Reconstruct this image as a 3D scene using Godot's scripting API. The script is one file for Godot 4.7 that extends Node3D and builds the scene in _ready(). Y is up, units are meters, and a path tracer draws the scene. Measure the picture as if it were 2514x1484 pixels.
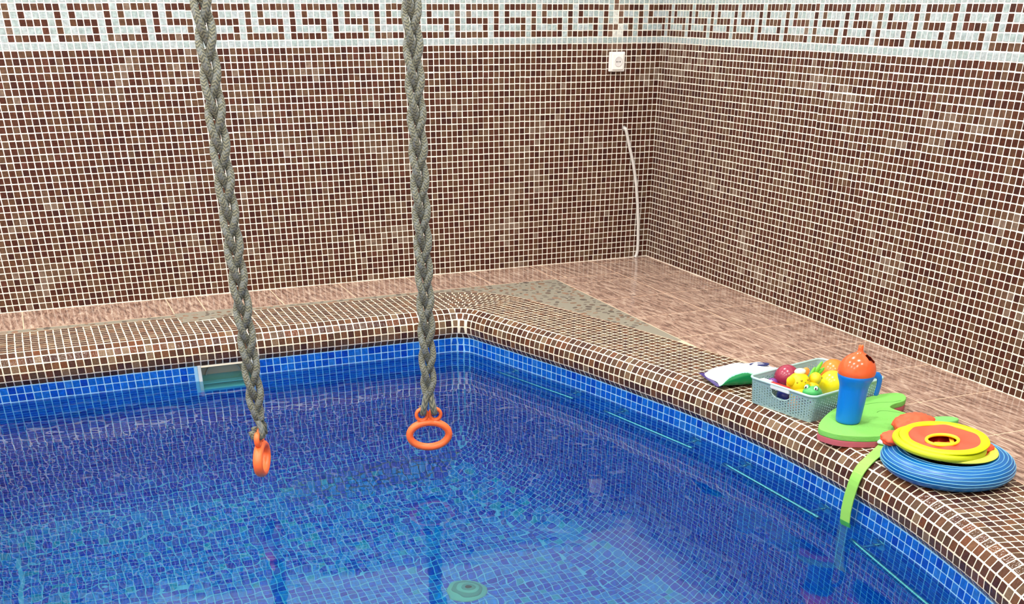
extends Node3D
# Tiled pool corner: x runs along the back wall (room corner at 0), z towards the camera, y up.
const PW := 0.0265                     # pitch of the wall mosaic
const PP := 0.0294                     # pitch of the pool mosaic
const YF := -1.1673                    # top of the deck
const YW := -1.350                     # water level
const YB := -2.550                     # pool bottom
const ZB := 0.665                      # edge line of the coping along the back wall
const XL := -3.62                      # edge line of the coping on the left side
const ZFR := 4.35                      # edge line of the coping at the front
const DW := -0.030                     # pool wall, measured outwards from the edge line
const RC := 0.30                       # cove between pool wall and bottom
const CAM := Vector3(-2.94236613, -0.03586743, 5.0633432)
const CX := Vector3(0.92188096, 0.00099066, 0.38747196)
const CY := Vector3(0.20387584, 0.84913796, -0.48723645)
const CZ := Vector3(-0.32949983, 0.52817018, 0.78260215)
const FOC := 2545.357
const PX := 1241.653                   # principal point
const PY := 1598.04

var rng := RandomNumberGenerator.new()
var mats := {}
var taken := {}
var noise_tex: Texture2D
var bump_tex: Texture2D

func _ready() -> void:
	rng.seed = 20240611
	# --- camera -------------------------------------------------------------
	var cam := Camera3D.new(); cam.name = "camera"
	cam.transform = Transform3D(Basis(CX, CY, CZ).orthonormalized(), CAM)
	cam.projection = Camera3D.PROJECTION_FRUSTUM
	cam.keep_aspect = Camera3D.KEEP_HEIGHT
	cam.near = 0.05; cam.far = 60.0
	cam.size = 1484.0 / FOC * cam.near
	cam.frustum_offset = Vector2((1257.0 - PX) / FOC, (PY - 742.0) / FOC) * cam.near
	add_child(cam); cam.current = true
	# --- environment --------------------------------------------------------
	var we := WorldEnvironment.new(); we.name = "world_environment"
	var e := Environment.new()
	e.background_mode = Environment.BG_COLOR; e.background_color = Color(0, 0, 0)
	e.tonemap_mode = Environment.TONE_MAPPER_LINEAR; e.tonemap_exposure = 0.52
	e.sdfgi_enabled = true; e.ssao_enabled = true; e.ssil_enabled = true
	we.environment = e; add_child(we)
	# --- lamps: nine square ceiling panels ----------------------------------
	for ix in 3:
		for iz in 3:
			ceiling_light(Vector3(-4.7 + ix * 1.75, 1.6, 1.15 + iz * 1.75), "square white ceiling light panel " +
				["far left", "between the ropes", "by the right wall"][ix] + ", " + ["row by the back wall", "middle row", "row nearest the viewer"][iz])
	# --- structure ----------------------------------------------------------
	textures()
	room_shell()
	wall_tiles()
	pool_path()
	deck()
	coping()
	basin()
	water()
	# --- things -------------------------------------------------------------
	things()

# ============================ helpers =======================================
class MB:
	var v := PackedVector3Array()
	var n := PackedVector3Array()
	var uv := PackedVector2Array()
	var c := PackedColorArray()
	var ix := PackedInt32Array()
	var col := Color.WHITE
	func vert(p: Vector3, nn: Vector3, u := Vector2.ZERO) -> int:
		v.push_back(p); n.push_back(nn); uv.push_back(u); c.push_back(col)
		return v.size() - 1
	func tri(a: Vector3, b: Vector3, cc: Vector3, nn: Vector3) -> void:
		var g := (b - a).cross(cc - a)
		var fn := g.normalized()
		if g.dot(nn) < 0.0: fn = -fn
		var i := vert(a, fn); var j := vert(b, fn); var k := vert(cc, fn)
		if g.dot(nn) > 0.0: ix.append_array([i, k, j])
		else: ix.append_array([i, j, k])
	func quad(a: Vector3, b: Vector3, cc: Vector3, d: Vector3, nn: Vector3) -> void:
		tri(a, b, cc, nn); tri(a, cc, d, nn)
	func box(o: Transform3D, s: Vector3, bev := 0.0) -> void:
		# chamfered box centred on o
		var h := s * 0.5
		for ax in 3:
			for sg in [-1.0, 1.0]:
				var nn := Vector3.ZERO; nn[ax] = sg
				var u := Vector3.ZERO; u[(ax + 1) % 3] = h[(ax + 1) % 3] - bev
				var w := Vector3.ZERO; w[(ax + 2) % 3] = h[(ax + 2) % 3] - bev
				var m: Vector3 = nn * h[ax]
				quad(o * (m + u + w), o * (m + u - w), o * (m - u - w), o * (m - u + w), o.basis * nn)
				if bev > 0.0:
					for k in 2:
						var a2: int = (ax + 1 + k) % 3
						var a3: int = 3 - ax - a2
						if a2 < ax: continue
						for s2 in [-1.0, 1.0]:
							var n2 := Vector3.ZERO; n2[a2] = s2
							var e3 := Vector3.ZERO; e3[a3] = h[a3] - bev
							var p1: Vector3 = nn * h[ax] + n2 * (h[a2] - bev)
							var p2: Vector3 = nn * (h[ax] - bev) + n2 * h[a2]
							quad(o * (p1 + e3), o * (p1 - e3), o * (p2 - e3), o * (p2 + e3), o.basis * (nn + n2))
		if bev > 0.0:
			for a in [-1.0, 1.0]:
				for b in [-1.0, 1.0]:
					for d in [-1.0, 1.0]:
						var sgn := Vector3(a, b, d)
						var p := sgn * h
						tri(o * (p - Vector3(0, b, d) * bev), o * (p - Vector3(a, 0, d) * bev), o * (p - Vector3(a, b, 0) * bev), o.basis * sgn)
	func grid(rows: Array, closed: bool, flip := false, us := 1.0, vs := 1.0) -> void:
		# smooth surface: along the rows x around each row gives the outward side
		var m: int = rows[0].size()
		var base := v.size()
		var nr := rows.size()
		var acc := PackedVector3Array(); acc.resize(nr * (m + 1))
		var cols := m if closed else m - 1
		for i in nr - 1:
			for j in cols:
				var a: Vector3 = rows[i][j]; var b: Vector3 = rows[i + 1][j]
				var d: Vector3 = rows[i][(j + 1) % m]; var cc: Vector3 = rows[i + 1][(j + 1) % m]
				var f := (cc - a).cross(d - b)
				if flip: f = -f
				for q in [[i, j], [i + 1, j], [i, j + 1], [i + 1, j + 1]]:
					acc[q[0] * (m + 1) + q[1]] += f
		if closed:
			for i in nr:
				var s: Vector3 = acc[i * (m + 1)] + acc[i * (m + 1) + m]
				acc[i * (m + 1)] = s; acc[i * (m + 1) + m] = s
		for i in nr:
			for j in m + 1:
				if j == m and not closed: vert(rows[i][m - 1], Vector3.UP); continue
				vert(rows[i][j % m], acc[i * (m + 1) + j].normalized(), Vector2(float(j) / m * us, float(i) / (nr - 1) * vs))
		for i in nr - 1:
			for j in cols:
				var a := base + i * (m + 1) + j
				var b := a + m + 1
				if flip: ix.append_array([a, b, b + 1, a, b + 1, a + 1])
				else: ix.append_array([a, b + 1, b, a, a + 1, b + 1])
	func lathe(o: Transform3D, prof: Array, segs := 32) -> void:
		# profile of Vector2(radius, height), bottom to top, seen from outside
		var rows := []
		for p in prof:
			var r := PackedVector3Array()
			for k in segs:
				var t := TAU * k / segs
				r.push_back(o * Vector3(p.x * cos(t), p.y, p.x * sin(t)))
			rows.push_back(r)
		grid(rows, true)
	func tube(path: Array, radius, sides := 10, closed := false, us := 1.0, vs := 1.0, flat := 1.0, up := Vector3(0.013, 1, 0.017)) -> void:
		var rows := []
		var np: int = path.size()
		var u := Vector3.ZERO
		for i in np + (1 if closed else 0):
			var a: Vector3 = path[(i - 1 + np) % np] if closed or i > 0 else path[0]
			var b: Vector3 = path[(i + 1) % np] if closed or i < np - 1 else path[np - 1]
			var t := (b - a).normalized()
			if i == 0:
				u = up.cross(t)
				if u.length() < 0.05: u = Vector3(1, 0, 0).cross(t)
			u = (u - t * u.dot(t)).normalized()
			var w := u.cross(t)
			var r: float = radius[i % np] if radius is Array else radius
			var ring := PackedVector3Array()
			for k in sides:
				var q := TAU * k / sides
				ring.push_back(path[i % np] + u * cos(q) * r + w * sin(q) * r * flat)
			rows.push_back(ring)
		if not closed:
			var r0 := PackedVector3Array(); var r1 := PackedVector3Array()
			for k in sides:
				r0.push_back(path[0]); r1.push_back(path[np - 1])
			rows.push_front(r0); rows.push_back(r1)
		grid(rows, true, false, us, vs)
	func ball(o: Transform3D, s := 20, rr := 12) -> void:
		var prof := []
		for i in rr + 1:
			var a := -PI / 2 + PI * i / rr
			prof.push_back(Vector2(max(cos(a), 0.0), sin(a)))
		lathe(o, prof, s)
	func slab(poly: PackedVector2Array, y0: float, y1: float, uvs := 1.0, off := Vector2.ZERO, bottom := false) -> void:
		var t := Geometry2D.triangulate_polygon(poly)
		for k in range(0, t.size(), 3):
			var id := []
			for q in 3:
				var p := poly[t[k + q]]
				id.push_back(vert(Vector3(p.x, y1, p.y), Vector3.UP, p * uvs + off))
			var g := (v[id[1]] - v[id[0]]).cross(v[id[2]] - v[id[0]])
			if g.y > 0.0: ix.append_array([id[0], id[2], id[1]])
			else: ix.append_array([id[0], id[1], id[2]])
			if bottom:
				tri(v[id[0]] + Vector3(0, y0 - y1, 0), v[id[1]] + Vector3(0, y0 - y1, 0), v[id[2]] + Vector3(0, y0 - y1, 0), Vector3.DOWN)
		var cw := Geometry2D.is_polygon_clockwise(poly)
		for k in poly.size():
			var a := poly[k]; var b := poly[(k + 1) % poly.size()]
			var d := b - a
			var nn := Vector3(d.y, 0, -d.x) * (-1.0 if cw else 1.0)
			quad(Vector3(a.x, y0, a.y), Vector3(b.x, y0, b.y), Vector3(b.x, y1, b.y), Vector3(a.x, y1, a.y), nn)
	func mesh() -> ArrayMesh:
		var a := []; a.resize(Mesh.ARRAY_MAX)
		a[Mesh.ARRAY_VERTEX] = v; a[Mesh.ARRAY_NORMAL] = n; a[Mesh.ARRAY_TEX_UV] = uv; a[Mesh.ARRAY_COLOR] = c; a[Mesh.ARRAY_INDEX] = ix
		var m := ArrayMesh.new()
		m.add_surface_from_arrays(Mesh.PRIMITIVE_TRIANGLES, a)
		return m

func numbered(s: String) -> String:
	var k: int = taken.get(s, -1) + 1
	taken[s] = k
	return s if k == 0 else "%s_%03d" % [s, k]

func tag(o: Node3D, label: String, category: String, group := "", kind := "") -> void:
	o.set_meta("label", label); o.set_meta("category", category)
	if group: o.set_meta("group", group)
	if kind: o.set_meta("kind", kind)

func thing(called: String, label: String, category: String, at := Vector3.ZERO, turn := 0.0, group := "", kind := "") -> Node3D:
	var o := Node3D.new(); o.name = numbered(called); add_child(o, true)
	o.position = at; o.rotation.y = turn
	tag(o, label, category, group, kind)
	return o

func obj(called: String, mb: MB, m: Material, parent: Node3D) -> MeshInstance3D:
	return put(called, mb.mesh(), m, parent)

func put(called: String, mesh: Mesh, m: Material, parent: Node3D) -> MeshInstance3D:
	var o := MeshInstance3D.new(); o.mesh = mesh
	o.material_override = m
	o.cast_shadow = GeometryInstance3D.SHADOW_CASTING_SETTING_ON
	if parent == self: o.name = numbered(called)
	else: o.name = called
	parent.add_child(o, true)
	return o

func mat(r: int, g: int, b: int, rough := 0.5, metal := 0.0) -> StandardMaterial3D:
	var key := "%d %d %d %f %f" % [r, g, b, rough, metal]
	if not mats.has(key):
		var m := StandardMaterial3D.new()
		m.albedo_color = Color8(r, g, b); m.roughness = rough; m.metallic = metal
		mats[key] = m
	return mats[key]

func glaze(c: Color, rough: float, bump: float, scale: float) -> StandardMaterial3D:
	# glass mosaic: own colour, slight clouding, uneven skin
	var m := StandardMaterial3D.new()
	m.albedo_color = c
	m.albedo_texture = noise_tex
	m.roughness = rough; m.metallic_specular = 0.36
	m.normal_enabled = true; m.normal_texture = bump_tex; m.normal_scale = bump
	m.uv1_triplanar = true; m.uv1_world_triplanar = true; m.uv1_scale = Vector3.ONE * scale
	return m

func to_px(p: Vector3) -> Vector3:
	var d := p - CAM
	var z := -CZ.dot(d)
	if z < 0.05: return Vector3(-1e6, -1e6, z)
	return Vector3(PX + FOC * CX.dot(d) / z, PY - FOC * CY.dot(d) / z, z)

func textures() -> void:
	var f := FastNoiseLite.new(); f.seed = 3; f.frequency = 0.02; f.fractal_octaves = 4
	var t := NoiseTexture2D.new(); t.width = 256; t.height = 256; t.seamless = true; t.noise = f
	var g := Gradient.new(); g.set_color(0, Color(0.74, 0.74, 0.74)); g.set_color(1, Color(1, 1, 1))
	t.color_ramp = g
	noise_tex = t
	var f2 := FastNoiseLite.new(); f2.seed = 8; f2.frequency = 0.03; f2.fractal_octaves = 3
	var t2 := NoiseTexture2D.new(); t2.width = 256; t2.height = 256; t2.seamless = true; t2.noise = f2
	t2.as_normal_map = true; t2.bump_strength = 6.0
	bump_tex = t2

# ============================ lamps =========================================
func ceiling_light(p: Vector3, label: String) -> void:
	var o := thing("ceiling_light", label, "ceiling light", p, 0.0, "ceiling light panels")
	var fr := MB.new()
	for k in 4:
		var t := Transform3D(Basis(Vector3.UP, k * PI / 2), Vector3.ZERO)
		fr.box(t * Transform3D(Basis(), Vector3(0.165, -0.012, 0.0)), Vector3(0.03, 0.024, 0.36), 0.002)
	obj("frame", fr, mat(235, 235, 235, 0.4), o)
	var di := MB.new()
	di.box(Transform3D(Basis(), Vector3(0, -0.008, 0)), Vector3(0.30, 0.008, 0.30))
	var m := StandardMaterial3D.new(); m.albedo_color = Color(1, 1, 1); m.emission_enabled = true
	m.emission = Color(1.0, 0.99, 0.97); m.emission_energy_multiplier = 2.0
	obj("diffuser", di, m, o)
	var l := AreaLight3D.new(); l.name = "lamp"
	l.area_size = Vector2(0.29, 0.29); l.light_energy = 7.0; l.light_color = Color(1.0, 0.99, 0.965)
	l.area_range = 14.0; l.area_attenuation = 2.0; l.shadow_enabled = true
	l.rotation.x = -PI / 2; l.position = Vector3(0, -0.014, 0)
	o.add_child(l)

# ============================ room ==========================================
func room_shell() -> void:
	var grout := mat(240, 238, 230, 0.75)
	var paint := mat(232, 230, 224, 0.8)
	var h := 1.6 - YF
	for w in [["wall_back", Vector3(-2.9, 1.6 - h / 2, -0.06), Vector3(6.04, h + 0.2, 0.12), "brown and white mosaic wall behind the pool with a key border", grout],
			["wall_right", Vector3(0.06, 1.6 - h / 2, 3.5), Vector3(0.12, h + 0.2, 7.24), "brown and white mosaic wall right of the pool with a key border", grout],
			["wall_left", Vector3(-5.96, 1.6 - h / 2, 3.5), Vector3(0.12, h + 0.2, 7.24), "plain pale wall far left of the pool", paint],
			["wall_front", Vector3(-2.9, 1.6 - h / 2, 7.06), Vector3(6.04, h + 0.2, 0.12), "plain pale wall facing the mosaic wall", paint],
			["ceiling", Vector3(-2.9, 1.66, 3.5), Vector3(6.04, 0.12, 7.24), "plain white ceiling over the pool", paint]]:
		var o := thing(w[0], w[3], "ceiling" if w[0] == "ceiling" else "wall", Vector3.ZERO, 0.0, "", "structure")
		var b := MB.new(); b.box(Transform3D(Basis(), w[1]), w[2])
		obj("grout" if w[4] == grout else "plaster", b, w[4], o)

func tile_mesh(w: float, t: float) -> ArrayMesh:
	# glass tessera lying in xz, face up: eight-sided outline, rounded edge
	var mb := MB.new()
	var loops := []
	for q in [[w / 2, -0.0006], [w / 2, t * 0.55], [w / 2 - 0.0004, t * 0.86], [w / 2 - 0.0013, t]]:
		var r: float = q[0]; var k := 0.0016
		var l := PackedVector3Array()
		for s in [Vector2(1, 1), Vector2(-1, 1), Vector2(-1, -1), Vector2(1, -1)]:
			var a := Vector3(s.x * r, q[1], s.y * (r - k)); var b := Vector3(s.x * (r - k), q[1], s.y * r)
			if s.x * s.y > 0: l.push_back(a); l.push_back(b)
			else: l.push_back(b); l.push_back(a)
		loops.push_back(l)
	for i in 3:
		for j in 8:
			var a: Vector3 = loops[i][j]; var b: Vector3 = loops[i][(j + 1) % 8]
			mb.quad(a, b, loops[i + 1][(j + 1) % 8], loops[i + 1][j], Vector3((a + b).x, 0.0, (a + b).z) + Vector3.UP * 0.01 * i)
	for j in range(1, 7):
		mb.tri(loops[3][0], loops[3][j], loops[3][j + 1], Vector3.UP)
	return mb.mesh()

func lay(parent: Node3D, mesh: Mesh, list: Array, palette: Array, rough: float, bump: float, scale: float, most := 300) -> void:
	# list of [Transform3D, palette number]: the largest in the picture as parts, the rest as one part
	var order := []
	for i in list.size():
		var p := to_px((list[i][0] as Transform3D).origin)
		var n: Vector3 = list[i][0].basis.y
		var facing: float = n.normalized().dot((CAM - list[i][0].origin).normalized())
		if p.z > 0.05 and p.x > 8 and p.x < 2506 and p.y > 8 and p.y < 1476 and facing > 0.02:
			order.push_back([facing / (p.z * p.z), i])
	order.sort_custom(func(a, b): return a[0] > b[0])
	var single := {}
	for k in mini(most, order.size()): single[order[k][1]] = true
	var pm := []
	for c in palette: pm.push_back(glaze(c, rough, bump, scale))
	for i in list.size():
		if single.has(i):
			var o := put("tile", mesh, pm[list[i][1]], parent)
			o.transform = list[i][0]
	var mm := MultiMesh.new(); mm.transform_format = MultiMesh.TRANSFORM_3D; mm.use_colors = true
	mm.mesh = mesh; mm.instance_count = list.size() - single.size()
	var k := 0
	for i in list.size():
		if single.has(i): continue
		mm.set_instance_transform(k, list[i][0])
		mm.set_instance_color(k, (palette[list[i][1]] as Color).srgb_to_linear())
		k += 1
	var m := glaze(Color.WHITE, rough, bump, scale); m.vertex_color_use_as_albedo = true
	var mi := MultiMeshInstance3D.new(); mi.multimesh = mm; mi.material_override = m; mi.name = "tile"
	mi.set_meta("kind", "stuff")
	parent.add_child(mi, true)

func pal(a: Array) -> Array:
	var r := []
	for c in a: r.push_back(Color8(c[0], c[1], c[2]))
	return r

func tilt(deg: float) -> Basis:
	return Basis.from_euler(Vector3(deg_to_rad(rng.randfn(0, deg)), deg_to_rad(rng.randfn(0, deg * 0.8)), deg_to_rad(rng.randfn(0, deg))))

func wall_tiles() -> void:
	var P := pal([[94, 56, 40], [84, 43, 31], [98, 64, 45], [72, 36, 29], [102, 72, 53], [88, 50, 36], [80, 40, 28], [110, 82, 64], [136, 114, 100], [98, 56, 44], [186, 204, 208], [194, 208, 214], [180, 200, 202], [130, 98, 82], [236, 240, 236]])
	var patchy := FastNoiseLite.new(); patchy.seed = 12; patchy.frequency = 0.06
	var tm := tile_mesh(0.0226, 0.0008)
	var lists := [[], []]
	var sheets := {}
	for c in range(-105, 345):
		for r in range(-2, 44):
			var right := c >= 108
			var brown := r > 6
			var m := posmod(c, 7)
			if r == 1: brown = m != 6
			elif r == 2: brown = m == 0 or m == 5
			elif r == 3: brown = m != 4 and m != 6
			elif r == 4: brown = m == 3 or m == 5
			elif r == 5: brown = m != 4
			var k: int
			if brown:
				k = [0, 1, 2, 3, 4, 5, 6, 9, 0, 1, 5, 2, 3, 6, 7][rng.randi() % 15]
				var v := patchy.get_noise_2d(c, r * 1.4) + rng.randfn(0, 0.22)
				if v > 0.62: k = 8
				elif v > 0.42: k = 7
			else: k = [10, 11, 12][rng.randi() % 3]
			if c >= 97 and c <= 99 and r < 8:
				# patched run above the socket, set without regard to the border
				var row: String = ["www", "wbw", "wbb", "wvb", "wvb", "bbv", "bvv", "www", "bbb"][r + 1] if r >= -1 else "www"
				k = {"w": 12, "b": 13, "v": 14}[row[c - 97]]
			var sk := Vector3i(c / 12, r / 12, 1 if right else 0)
			if not sheets.has(sk): sheets[sk] = Vector2(rng.randfn(0, 0.0005), rng.randfn(0, 0.0005))
			var j: Vector2 = sheets[sk] + Vector2(rng.randfn(0, 0.00035), rng.randfn(0, 0.0004))
			var y := -(r + 0.5) * PW + j.y
			var s := (c + 0.5 - 108) * PW + j.x
			var b: Basis
			var o: Vector3
			if right:
				b = Basis(Vector3(0, 0, 1), Vector3(-1, 0, 0), Vector3(0, -1, 0)); o = Vector3(0, y, s)
			else:
				b = Basis(Vector3(1, 0, 0), Vector3(0, 0, 1), Vector3(0, -1, 0)); o = Vector3(s, y, 0)
			lists[1 if right else 0].push_back([Transform3D(b * tilt(0.5), o), k])
	lay(get_node("wall_back"), tm, lists[0], P, 0.38, 0.25, 9.0)
	lay(get_node("wall_right"), tm, lists[1], P, 0.38, 0.25, 9.0)

# ============================ pool outline ==================================
const RZ := [0.5, 0.762, 1.061, 1.406, 1.738, 2.029, 2.352, 2.665, 2.939, 3.16, 3.381, 3.519, 3.8, 4.1, 4.7]
const RX := [-1.333, -1.250, -1.152, -1.041, -0.955, -0.891, -0.846, -0.830, -0.841, -0.868, -0.912, -0.950, -1.040, -1.160, -1.440]
var rp := PackedVector2Array()         # right edge line, from the corner on
var rs := PackedFloat32Array()
var corner: Vector2
var fan_c: Vector2
const FR := 0.12
var fan_t := 0.0873                    # where the fillet begins on either line
var fan_a := 0.0

func right_x(z: float) -> float:
	var n := RZ.size()
	var i := 0
	while i < n - 2 and z > RZ[i + 1]: i += 1
	var h: float = RZ[i + 1] - RZ[i]
	var t: float = (z - RZ[i]) / h
	var m0: float = (RX[i + 1] - RX[maxi(i - 1, 0)]) / (RZ[i + 1] - RZ[maxi(i - 1, 0)]) * h
	var m1: float = (RX[mini(i + 2, n - 1)] - RX[i]) / (RZ[mini(i + 2, n - 1)] - RZ[i]) * h
	return (2 * t * t * t - 3 * t * t + 1) * RX[i] + (t * t * t - 2 * t * t + t) * m0 + (-2 * t * t * t + 3 * t * t) * RX[i + 1] + (t * t * t - t * t) * m1

func pool_path() -> void:
	corner = Vector2(right_x(ZB), ZB)
	var z := ZB; var s := 0.0; var last := corner
	while z < ZFR + 0.5:
		var p := Vector2(right_x(z), z)
		s += p.distance_to(last); last = p
		rp.push_back(p); rs.push_back(s)
		z += 0.01
	var d := (rp[9] - rp[0]).normalized()
	fan_a = Vector2(1, 0).angle_to(d)
	fan_t = FR * tan(fan_a / 2)
	fan_c = Vector2(corner.x - fan_t, ZB + FR)

func right_at(s: float) -> Array:
	# [point, outward, tangent] at length s along the right edge line
	var lo := 0; var hi := rs.size() - 1
	while hi - lo > 1:
		var m := (lo + hi) / 2
		if rs[m] > s: hi = m
		else: lo = m
	var t := (s - rs[lo]) / (rs[hi] - rs[lo])
	var p := rp[lo].lerp(rp[hi], t)
	var a := rp[maxi(lo - 2, 0)]; var b := rp[mini(hi + 2, rp.size() - 1)]
	var tg := (b - a).normalized()
	return [p, Vector2(tg.y, -tg.x), tg]

func fan_at(u: float) -> Array:
	var n := Vector2(0, -1).rotated(fan_a * u)
	return [fan_c + n * FR, n, Vector2(-n.y, n.x)]

func corner_path(x0: float) -> Array:
	# back line from x0, fillet, right line
	var out := []
	out.push_back([Vector2(x0, ZB), Vector2(0, -1), Vector2(1, 0)])
	for k in 13: out.push_back(fan_at(k / 12.0))
	var s := fan_t + 0.03
	while s < rs[rs.size() - 1]:
		out.push_back(right_at(s)); s += 0.04
	return out

func at3(p: Vector2, y: float) -> Vector3:
	return Vector3(p.x, y, p.y)

func sweep(mb: MB, path: Array, prof: Array) -> void:
	var rows := []
	for q in path:
		var r := PackedVector3Array()
		for p in prof:
			var d: float = p.x
			if (q[0] as Vector2).distance_to(fan_c) < FR + 0.001: d = maxf(d, -FR)
			r.push_back(at3(q[0] + q[1] * d, YF + p.y))
		rows.push_back(r)
	mb.grid(rows, false, true)

func keep(p: Vector2, side: String) -> bool:
	var l := Vector2(p.x - XL, p.y - ZB); var lf := Vector2(p.x - XL, ZFR - p.y)
	var xr := right_x(ZFR)
	var rf := Vector2(xr - p.x, ZFR - p.y)
	match side:
		"back": return l.x >= l.y
		"left": return l.x < l.y and lf.x <= lf.y
		"front": return lf.x > lf.y and rf.x > rf.y
	return rf.x <= rf.y or p.y < 3.5

func ring_tiles(rows: Array, cull: Callable) -> Array:
	# rows of [d, y, slope, palette picker]; gives [Transform3D, colour]
	var out := []
	var bis := Vector2(-sin(fan_a / 2), cos(fan_a / 2))   # from the corner into the pool
	for r in rows:
		var d: float = r[0]; var a: float = r[2]
		var spots := []
		var x := corner.x - fan_t - PP * 0.5
		while x > XL - 0.32:
			spots.push_back([Vector2(x, ZB), Vector2(0, -1), Vector2(1, 0), 1.0, "back"]); x -= PP
		if FR + d > 0.02:
			var nf := maxi(1, roundi(fan_a * (FR + d) / PP))
			for k in nf:
				var q := fan_at((k + 0.5) / nf)
				spots.push_back([q[0], q[1], q[2], fan_a * (FR + d) / nf / PP, "fan"])
		var s := fan_t + PP * 0.5
		while s < rs[rs.size() - 1] - PP:
			var q := right_at(s)
			var q0 := right_at(s - PP * 0.5); var q1 := right_at(s + PP * 0.5)
			var len: float = ((q1[0] + q1[1] * d) as Vector2).distance_to(q0[0] + q0[1] * d)
			spots.push_back([q[0], q[1], q[2], len / PP, "right"]); s += PP
		x = XL - 0.3
		while x < right_x(ZFR) + 0.4:
			spots.push_back([Vector2(x, ZFR), Vector2(0, 1), Vector2(-1, 0), 1.0, "front"]); x += PP
		var z := ZB - 0.3
		while z < ZFR + 0.3:
			spots.push_back([Vector2(XL, z), Vector2(-1, 0), Vector2(0, -1), 1.0, "left"]); z += PP
		for q in spots:
			var p: Vector2 = q[0] + q[1] * d
			if q[4] != "fan" and not keep(p, q[4]): continue
			if d < -FR:
				var w := p - corner
				var side := Vector2(-1, 0).cross(w)
				if q[4] == "back" and w.cross(bis) * Vector2(-1, 0).cross(bis) < 0.0: continue
				if q[4] == "right" and w.cross(bis) * Vector2(-1, 0).cross(bis) > 0.0: continue
			if cull.is_valid() and cull.call(p, r): continue
			var T := at3(q[2], 0)
			var N := at3(q[1] * -sin(a), cos(a))
			var b := Basis(T, N, T.cross(N))
			b = b * tilt(0.7) * Basis.from_scale(Vector3(clampf(q[3], 0.6, 1.25), 1, 1))
			var o := at3(p, YF + r[1]) + T * rng.randfn(0, 0.0004) + T.cross(N) * rng.randfn(0, 0.0003)
			out.push_back([Transform3D(b, o), r[3].call(p)])
	return out

var patch := PackedVector2Array([Vector2(-2.492, 0.30), Vector2(-2.235, 0.30), Vector2(-2.265, 0.43), Vector2(-2.48, 0.465)])

func nose_profile() -> Array:
	var a := [deg_to_rad(30), deg_to_rad(55), deg_to_rad(78), deg_to_rad(97), deg_to_rad(125)]
	var p := [Vector2(0, 0)]
	for q in a: p.push_back(p[-1] + Vector2(-cos(q), -sin(q)) * 0.0295)
	return [a, p]

func coping() -> void:
	var o := thing("pool_coping", "rounded brown mosaic coping around the pool edge", "pool edge", Vector3.ZERO, 0.0, "", "structure")
	var np := nose_profile()
	var prof := [Vector2(0.297, -0.03), Vector2(0.297, -0.0012)]
	for k in 5: prof.push_back(Vector2(0.29 * (1 - k / 5.0) - 0.002, 0.0))
	for i in 5:
		for k in range(0 if i == 0 else 1, 5): prof.push_back((np[1][i] as Vector2).lerp(np[1][i + 1], k / 4.0))
	prof.push_back(np[1][5]); prof.push_back(Vector2(DW, -0.128))
	var g := MB.new()
	var m := mat(244, 236, 212, 0.6)
	sweep(g, corner_path(XL - 0.3), prof)
	var fr := []
	for k in 2: fr.push_back([Vector2(right_x(ZFR) + 0.35 - k * 3.2, ZFR), Vector2(0, 1), Vector2(-1, 0)])
	sweep(g, fr, prof)
	var lf := []
	for k in 2: lf.push_back([Vector2(XL, ZFR + 0.3 - k * 4.3), Vector2(-1, 0), Vector2(0, -1)])
	sweep(g, lf, prof)
	obj("grout", g, m, o)
	var P := pal([[112, 74, 52], [98, 64, 48], [88, 56, 44], [124, 84, 58], [106, 82, 64], [80, 48, 40], [140, 114, 90], [96, 70, 54], [118, 70, 46]])
	var pick := func(_p): return [0, 1, 2, 3, 4, 5, 7, 8, 0, 1, 2, 7, 6, 1, 5][rng.randi() % 15]
	var rows := []
	for k in 10: rows.push_back([PP * (9.5 - k) + 0.001, 0.0, 0.0, pick])
	for i in 5:
		var q: Vector2 = (np[1][i] + np[1][i + 1]) / 2
		rows.push_back([q.x, q.y, np[0][i], pick])
	var cut := func(p: Vector2, r): return r[2] == 0.0 and Geometry2D.is_point_in_polygon(p, patch)
	lay(o, tile_mesh(0.0250, 0.0007), ring_tiles(rows, cut), P, 0.10, 0.55, 14.0)

# skimmer mouth in the back wall
const SX0 := -2.472
const SX1 := -2.248
const SY1 := -1.285
const SY0 := -1.468

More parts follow.
